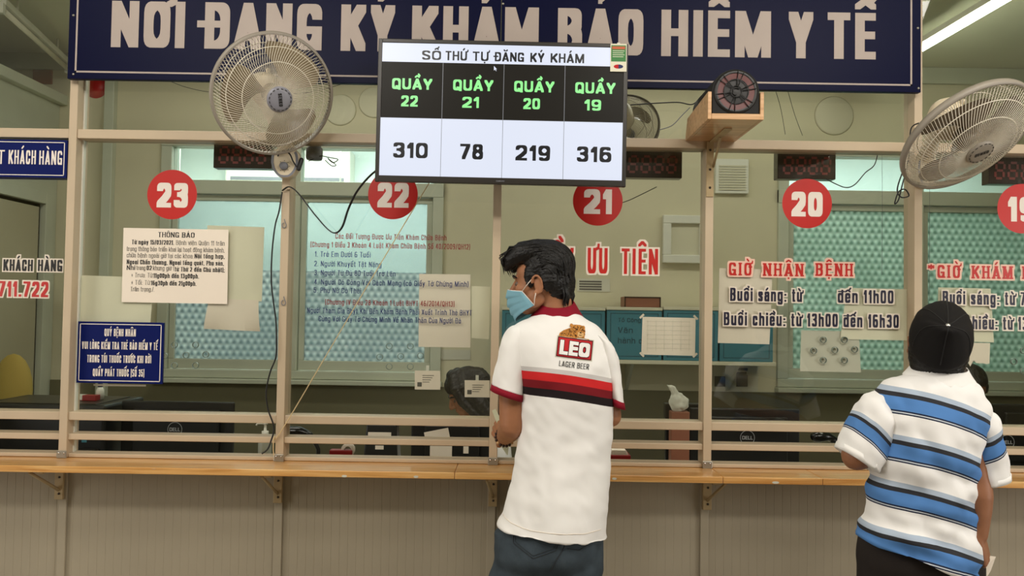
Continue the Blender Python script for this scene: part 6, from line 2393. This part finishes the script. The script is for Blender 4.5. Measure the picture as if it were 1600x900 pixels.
for h_, k_, a_ in K2:
    mb.tube([h_ + Vector((0, 0, .03)), h_ + Vector((0, 0, -.10)), (h_ + k_) / 2, k_, k_ * .5 + a_ * .5, a_ + Vector((0, 0, -.02))], [.09, .09, .08, .068, .064, .062], 26, flat=(1.1, 1))
me = remesh(mb, .007, 4)
displace(me, lambda c_, n_: .004 * nz(c_.x * 14, c_.y * 9, c_.z * 10))
link('trousers', me, 'trouser', man2)
shoes(man2, [(K2[0][2].x, y1, -1), (K2[1][2].x, y1, 1)])
SR2 = [ring((1424, 584), (1512, 590), .060, y1 + .0), ring((1398, 592), (1528, 606), .080, y1), ring((1374, 606), (1540, 632), .098, y1), ring((1364, 630), (1538, 664), .112, y1, e=2.5, back=1.05), ring((1362, 690), (1520, 712), .118, y1, e=2.4, back=1.08),
       ring((1359, 740), (1518, 756), .118, y1, back=1.05), ring((1359, 780), (1516, 800), .118, y1, back=1.0), ring((1352, 815), (1521, 846), .124, y1, back=1.05), ring((1348, 838), (1526, 900), .130, y1, back=1.08)]
me = MB().loft(smooth_rings(SR2, 9)).mesh()
bm = bmesh.new(); bm.from_mesh(me)
bmesh.ops.recalc_face_normals(bm, faces=bm.faces[:])
bmesh.ops.subdivide_edges(bm, edges=[e_ for e_ in bm.edges if e_.calc_length() > .012], cuts=1, use_grid_fill=True)
bm.to_mesh(me); bm.free()
xr = P(1515, 700, y1).x


def tee_folds(c_, n_):
    t = max(0, min(1, (1.25 - c_.z) / .3))
    d_ = (c_.x - xr)
    diag = .020 * t * nz(c_.x * 9 + c_.z * 22, 3, c_.z * 8 - c_.x * 5)
    return diag + .009 * nz(c_.x * 24 + c_.z * 8, 6, c_.z * 10) + .009 * t * math.sin(c_.x * 26 - c_.z * 38) * max(0, nz(c_.x * 5, 1, c_.z * 6) + .35) + .004 * nz(c_.x * 50, 2, c_.z * 30) + .006 * nz(c_.x * 15 - c_.z * 12, 9, c_.z * 15)


displace(me, tee_folds)
for p_ in me.polygons:
    p_.use_smooth = True
ybk = y1 - .115
B1, B2, B3 = P(1362, 612, ybk), P(1538, 651, ybk), P(1455, 622.5, ybk)
k1, k2 = slope3(B1, B2, B3)
v0 = B1.z + k1 * B1.x + k2 * B1.x ** 2
u_ = (ybk - CAM.y) / F


def tee_bands(base, c_blue=(86, 134, 196)):
    b_ = base
    return [(b_, b_ + 8 * u_, (176, 190, 208)), (b_ - 7 * u_, b_, (50, 50, 54)), (b_ - 27.5 * u_, b_ - 7 * u_, c_blue), (b_ - 30 * u_, b_ - 27.5 * u_, (34, 42, 66)), (b_ - 31.8 * u_, b_ - 30 * u_, (200, 206, 214)), (b_ - 34 * u_, b_ - 31.8 * u_, (34, 42, 66))]


per = 74.5 * u_
M['tee'] = band_mat('white_tee_with_blue_stripes', (244, 242, 240), (k1, 0, k2), tee_bands(34.5 * u_), period=per, origin=v0 - 34.5 * u_, vmax=46 * u_)
tee = link('striped_shirt', me, 'tee', man2)
tb_ = bvh_of(me)
yl = y1 - .06
a, b = P(1334, 637, yl), P(1366, 669, yl)
kl = -(b.z - a.z) / (b.x - a.x)
M['tee_left'] = band_mat('left_sleeve_with_stripes', (244, 242, 240), (kl, 0), tee_bands(0), origin=a.z + kl * a.x)
a, b = P(1523, 702, yl), P(1553, 682, yl)
kr = -(b.z - a.z) / (b.x - a.x)
M['tee_right'] = band_mat('right_sleeve_with_stripes', (244, 242, 240), (kr, 0), tee_bands(0), origin=a.z + kr * a.x)
sleeve([ring((1392, 612), (1416, 640), .045, y1), ring((1361, 614), (1399, 660), .074, y1), ring((1340, 634), (1388, 682), .088, y1), ring((1324, 668), (1378, 712), .086, y1), ring((1310, 700), (1366, 737), .084, y1)], tee, 'tee_left', amp=.009)
sleeve([ring((1490, 632), (1522, 630), .045, y1), ring((1503, 655), (1544, 642), .074, y1), ring((1510, 690), (1554, 672), .088, y1), ring((1511, 728), (1562, 712), .086, y1), ring((1512, 757), (1568, 742), .082, y1)], tee, 'tee_right', amp=.009)
cuff(ring((1314, 691), (1369, 728), .085, y1), ring((1310, 700), (1366, 737), .084, y1), tee, 'cloth_white', 'sleeve_hem', 1.012)
cuff(ring((1512, 748), (1567, 733), .083, y1), ring((1512, 757.5), (1568, 742.5), .082, y1), tee, 'cloth_white', 'sleeve_hem', 1.012)
mb = MB()
mb.loft(smooth_rings([ring((1430, 571), (1508, 573), .068, y1 + .003, e=2.1, ez=.016), ring((1423, 580), (1514, 584), .074, y1 + .0, e=2.1, ez=.018), ring((1414, 589), (1522, 596), .082, y1 + .0, e=2.1, ez=.018)], 3), 0, False)
o = mb.build('neck_band', 'cloth_white', tee)
sd = o.modifiers.new('thick', 'SOLIDIFY'); sd.thickness = .003
# hair under the cap
mb = MB()
hr = h2.to_3x3()
HB = lambda c_, r_: mb.ball(H2(*c_), r_, 0, 26, hr)
HB((0, .020, .030), (.074, .080, .072))
HB((0, .050, -.034), (.074, .052, .070))
HB((0, .046, -.078), (.060, .048, .056))
for sx in (-1, 1):
    HB((.066 * sx, .030, -.012), (.014, .034, .046))
me = remesh(mb, .0042, 3)
strands(me, h2, .004)
hair2 = link('hair', me, 'hair', man2)
mb = MB()
rnd = random.Random(9)
for i in range(90):
    xx = rnd.uniform(-.06, .06)
    q = H2(xx, .080 - abs(xx) * .3, -.092)
    mb.tube([q + Vector((0, .012, .02)), q, q + Vector((rnd.uniform(-.006, .006), -.004, -.014 - rnd.uniform(0, .012)))], [.005, .004, .0008], 5)
mb.build('hair_locks', 'hair', hair2, 0, False)
# cap: tipped far back with the head
c2 = h2 @ Matrix.Translation((0, .006, .030))
CT = lambda *a: c2 @ Vector(a)
def cap_pt(r_, z, a, g=1.0):
    fr = max(0, -math.sin(a))
    bk = max(0, math.sin(a))
    zz = .098 * z * (1 + .45 * fr * r_) - .030 * bk * (1 - max(z, 0)) ** 2
    return CT(.0855 * r_ * math.cos(a) * g, (.108 * r_ * math.sin(a) + .075 * max(z, 0) ** 4) * g, zz * g)


mb = MB()
NR = 18
rings_ = []
for i in range(NR + 1):
    th = R(-8 + 97 * i / NR)
    row = []
    for j in range(48):
        a = 2 * math.pi * j / 48
        r_ = math.cos(th)
        z = math.sin(th)
        seam = 1 - .012 * max(0, math.cos(a * 6)) ** 18
        fr = max(0, -math.sin(a))
        row.append(cap_pt(r_, z, a, seam))
    rings_.append(row)
mb.loft(rings_, 0, True)
cap = mb.build('cap', 'cap', man2)
for k in range(3):
    a = math.pi * k / 3 + math.pi / 2
    mb = MB()
    pts = []
    for t in range(-9, 10):
        th = R(90 - abs(t) * 9.6)
        aa = a if t > 0 else a + math.pi
        r_, z = math.cos(th), math.sin(th)
        fr = max(0, -math.sin(aa))
        pts.append(cap_pt(r_, z, aa, 1.004))
    mb.tube(pts, .0016, 6)
    mb.build('seam', 'rubber', cap)
mb = MB(); mb.ball(CT(0, .0755, .0985), (.0065, .0065, .0045), 0, 16, c2.to_3x3()); mb.build('button', 'chrome', cap)
mb = MB()
brim = []
for i in range(13):
    a = R(200 + 140 * i / 12)
    brim.append([CT(.086 * math.cos(a) * (1 + .0 * t), .104 * math.sin(a) - .058 * t * math.sin((i / 12) * math.pi) ** .8, .005 - .012 * t - .012 * abs(math.cos(a))) for t in (0, .33, .66, 1)])
mb.loft(brim, 0, False, True, closed=False)
o = mb.build('brim', 'cap', cap, 0, False)
sd = o.modifiers.new('thick', 'SOLIDIFY'); sd.thickness = .003
# paper in the right hand
q = [P(1530, 866, y1 - .03), P(1556, 870, y1 - .02), P(1548, 892, y1 - .02), P(1534, 915, y1 - .03), P(1522, 905, y1 - .04)]
mb = MB()
mb.v = q + [x_ + Vector((0, .0012, 0)) for x_ in q]
mb.face(range(5)); mb.face([9, 8, 7, 6, 5])
for i in range(5):
    mb.face((i, 5 + i, 5 + (i + 1) % 5, (i + 1) % 5))
tag(mb.build('paper_slip', 'paper'), 'white paper held in the right hand of the striped man', 'paper')


# ---------------------------------------------------------------- clerks behind the glass
def clerk(label, hp, facing, shirt, long_hair, yy, scale=1.0, roll=0):
    o_ = P(hp[0], hp[1], yy)
    r = thing('person', label, 'person', (o_.x, yy, 0))
    hx = facing_matrix(o_, facing, roll)
    T = lambda *a: hx @ Vector(a)
    mb_ = MB()
    head_prims(mb_, hx, scale)
    nb = Vector((o_.x, yy + .05, o_.z - .20))
    mb_.limb([T(0, .03, -.05), nb], [.052, .056], 18)
    sh = [nb + Vector((s_ * .17, .01, -.07)) for s_ in (-1, 1)]
    hip = Vector((o_.x, yy + .10, .56))
    mb_.limb([nb, (nb + hip) / 2, hip], [.08, .10, .10], 20)
    mb_.limb([sh[0], nb + Vector((0, 0, -.05)), sh[1]], [.045, .06, .045], 16)
    for s_, q in zip((-1, 1), sh):
        el = Vector((q.x + s_ * .03, yy + .02, q.z - .24))
        wr_ = Vector((q.x - s_ * .03, yy - .05, el.z - .03))
        mb_.limb([q, el], [.043, .038], 14)
        mb_.limb([el, wr_], [.037, .027], 14)
        hand(mb_, wr_, Vector((-s_ * .35, -1, -.15)), Vector((0, 0, -1)), s_, 22)
        kn = Vector((o_.x + s_ * .11, yy - .08, .50))
        hp_ = hip + Vector((s_ * .09, 0, -.05))
        mb_.limb([hp_, kn], [.08, .06], 16)
        mb_.limb([kn, Vector((kn.x, yy + .02, .08)), Vector((kn.x, yy - .08, .04))], [.055, .04, .035], 14)
    bd = link('body', remesh(mb_, .005, 3), 'skin_dark', r)
    eyes(hx, bd, scale)
    mb_ = MB()
    def rg(c_, a, b):
        return [c_ + Vector((a * math.cos(2 * math.pi * i / 28), b * math.sin(2 * math.pi * i / 28), 0)) for i in range(28)]
    mb_.loft(smooth_rings([rg(nb + Vector((0, 0, .01)), .065, .06), rg(nb + Vector((0, 0, -.03)), .12, .075), rg(nb + Vector((0, .01, -.09)), .19, .095), rg(nb * .6 + hip * .4, .175, .12), rg(hip + Vector((0, 0, -.02)), .165, .125)], 4))
    for s_, q in zip((-1, 1), sh):
        mb_.limb([q, Vector((q.x + s_ * .025, yy + .02, q.z - .17))], [.058, .055], 16)
    me_ = remesh(mb_, .008, 3)
    displace(me_, lambda c_, n_: .004 * nz(c_.x * 15, c_.y * 15, c_.z * 10))
    link('shirt', me_, shirt, r)
    mb_ = MB()
    for s_ in (-1, 1):
        kn = Vector((o_.x + s_ * .11, yy - .08, .50))
        mb_.limb([hip + Vector((s_ * .08, 0, -.04)), kn], [.10, .075], 16)
        mb_.limb([kn, Vector((kn.x, yy + .02, .10))], [.07, .055], 14)
    link('trousers', remesh(mb_, .009, 3), 'trouser', r)
    mb_ = MB()
    hr_ = hx.to_3x3()
    Bq = lambda c_, r_: mb_.ball(T(*c_), r_, 0, 24, hr_)
    Bq((0, .022, .046), (.080, .090, .080))
    Bq((0, .05, -.01), (.068, .054, .07))
    if long_hair:
        Bq((0, -.016, .060), (.082, .082, .062))
        for s_ in (-1, 1):
            mb_.limb([T(.02 * s_, -.03, .11), T(.076 * s_, -.058, .050), T(.080 * s_, -.055, -.02), T(.086 * s_, -.02, -.12)], [.03, .026, .026, .02], 14)
            mb_.limb([T(.03 * s_, .0, .105), T(.078 * s_, -.02, .045), T(.090 * s_, .02, -.06), T(.085 * s_, .05, -.20)], [.03, .032, .042, .03], 14)
        mb_.limb([T(0, .07, .03), T(0, .085, -.10), T(0, .09, -.24)], [.07, .07, .05], 16)
    else:
        for s_ in (-1, 1):
            Bq((.066 * s_, -.005, .02), (.014, .035, .04))
        Bq((0, -.035, .078), (.058, .042, .030))
    me_ = remesh(mb_, .005, 3)
    strands(me_, hx, .004)
    link('hair', me_, 'hair_soft', r)
    # stool under the clerk
    st = thing('stool', 'round office stool under ' + ('the black haired clerk' if long_hair else 'the clerk beside the striped shirt'), 'stool', (o_.x, yy + .12, 0), 'stools of the clerks')
    zt_ = hip.z - .145
    m1_ = MB(); m1_.lathe([(.0001, zt_ - .05), (.16, zt_ - .05), (.17, zt_ - .03), (.165, zt_ - .005), (.0001, zt_)], (o_.x, yy + .12, 0), 'Z', 32); m1_.build('seat', 'black', st)
    m1_ = MB(); m1_.lathe([(.0001, .012), (.2, .012), (.19, .03), (.03, .05), (.03, zt_ - .051), (.0001, zt_ - .051)], (o_.x, yy + .12, 0), 'Z', 28)
    m1_.lathe([(.0001, .0), (.2, .0), (.2, .012), (.0001, .012)], (o_.x, yy + .12, 0), 'Z', 28); m1_.build('pedestal', 'steel', st)
    return r


clerk('clerk with long black hair bending down behind the pane of counter 22', (730, 612), (-.86, -.22, -.46), 'cloth_white', True, 1.02)
clerk('clerk with short dark hair looking down beside the shoulder of the striped man', (1515, 608), (-.1, -.86, -.50), 'paper_grey', False, 1.02)
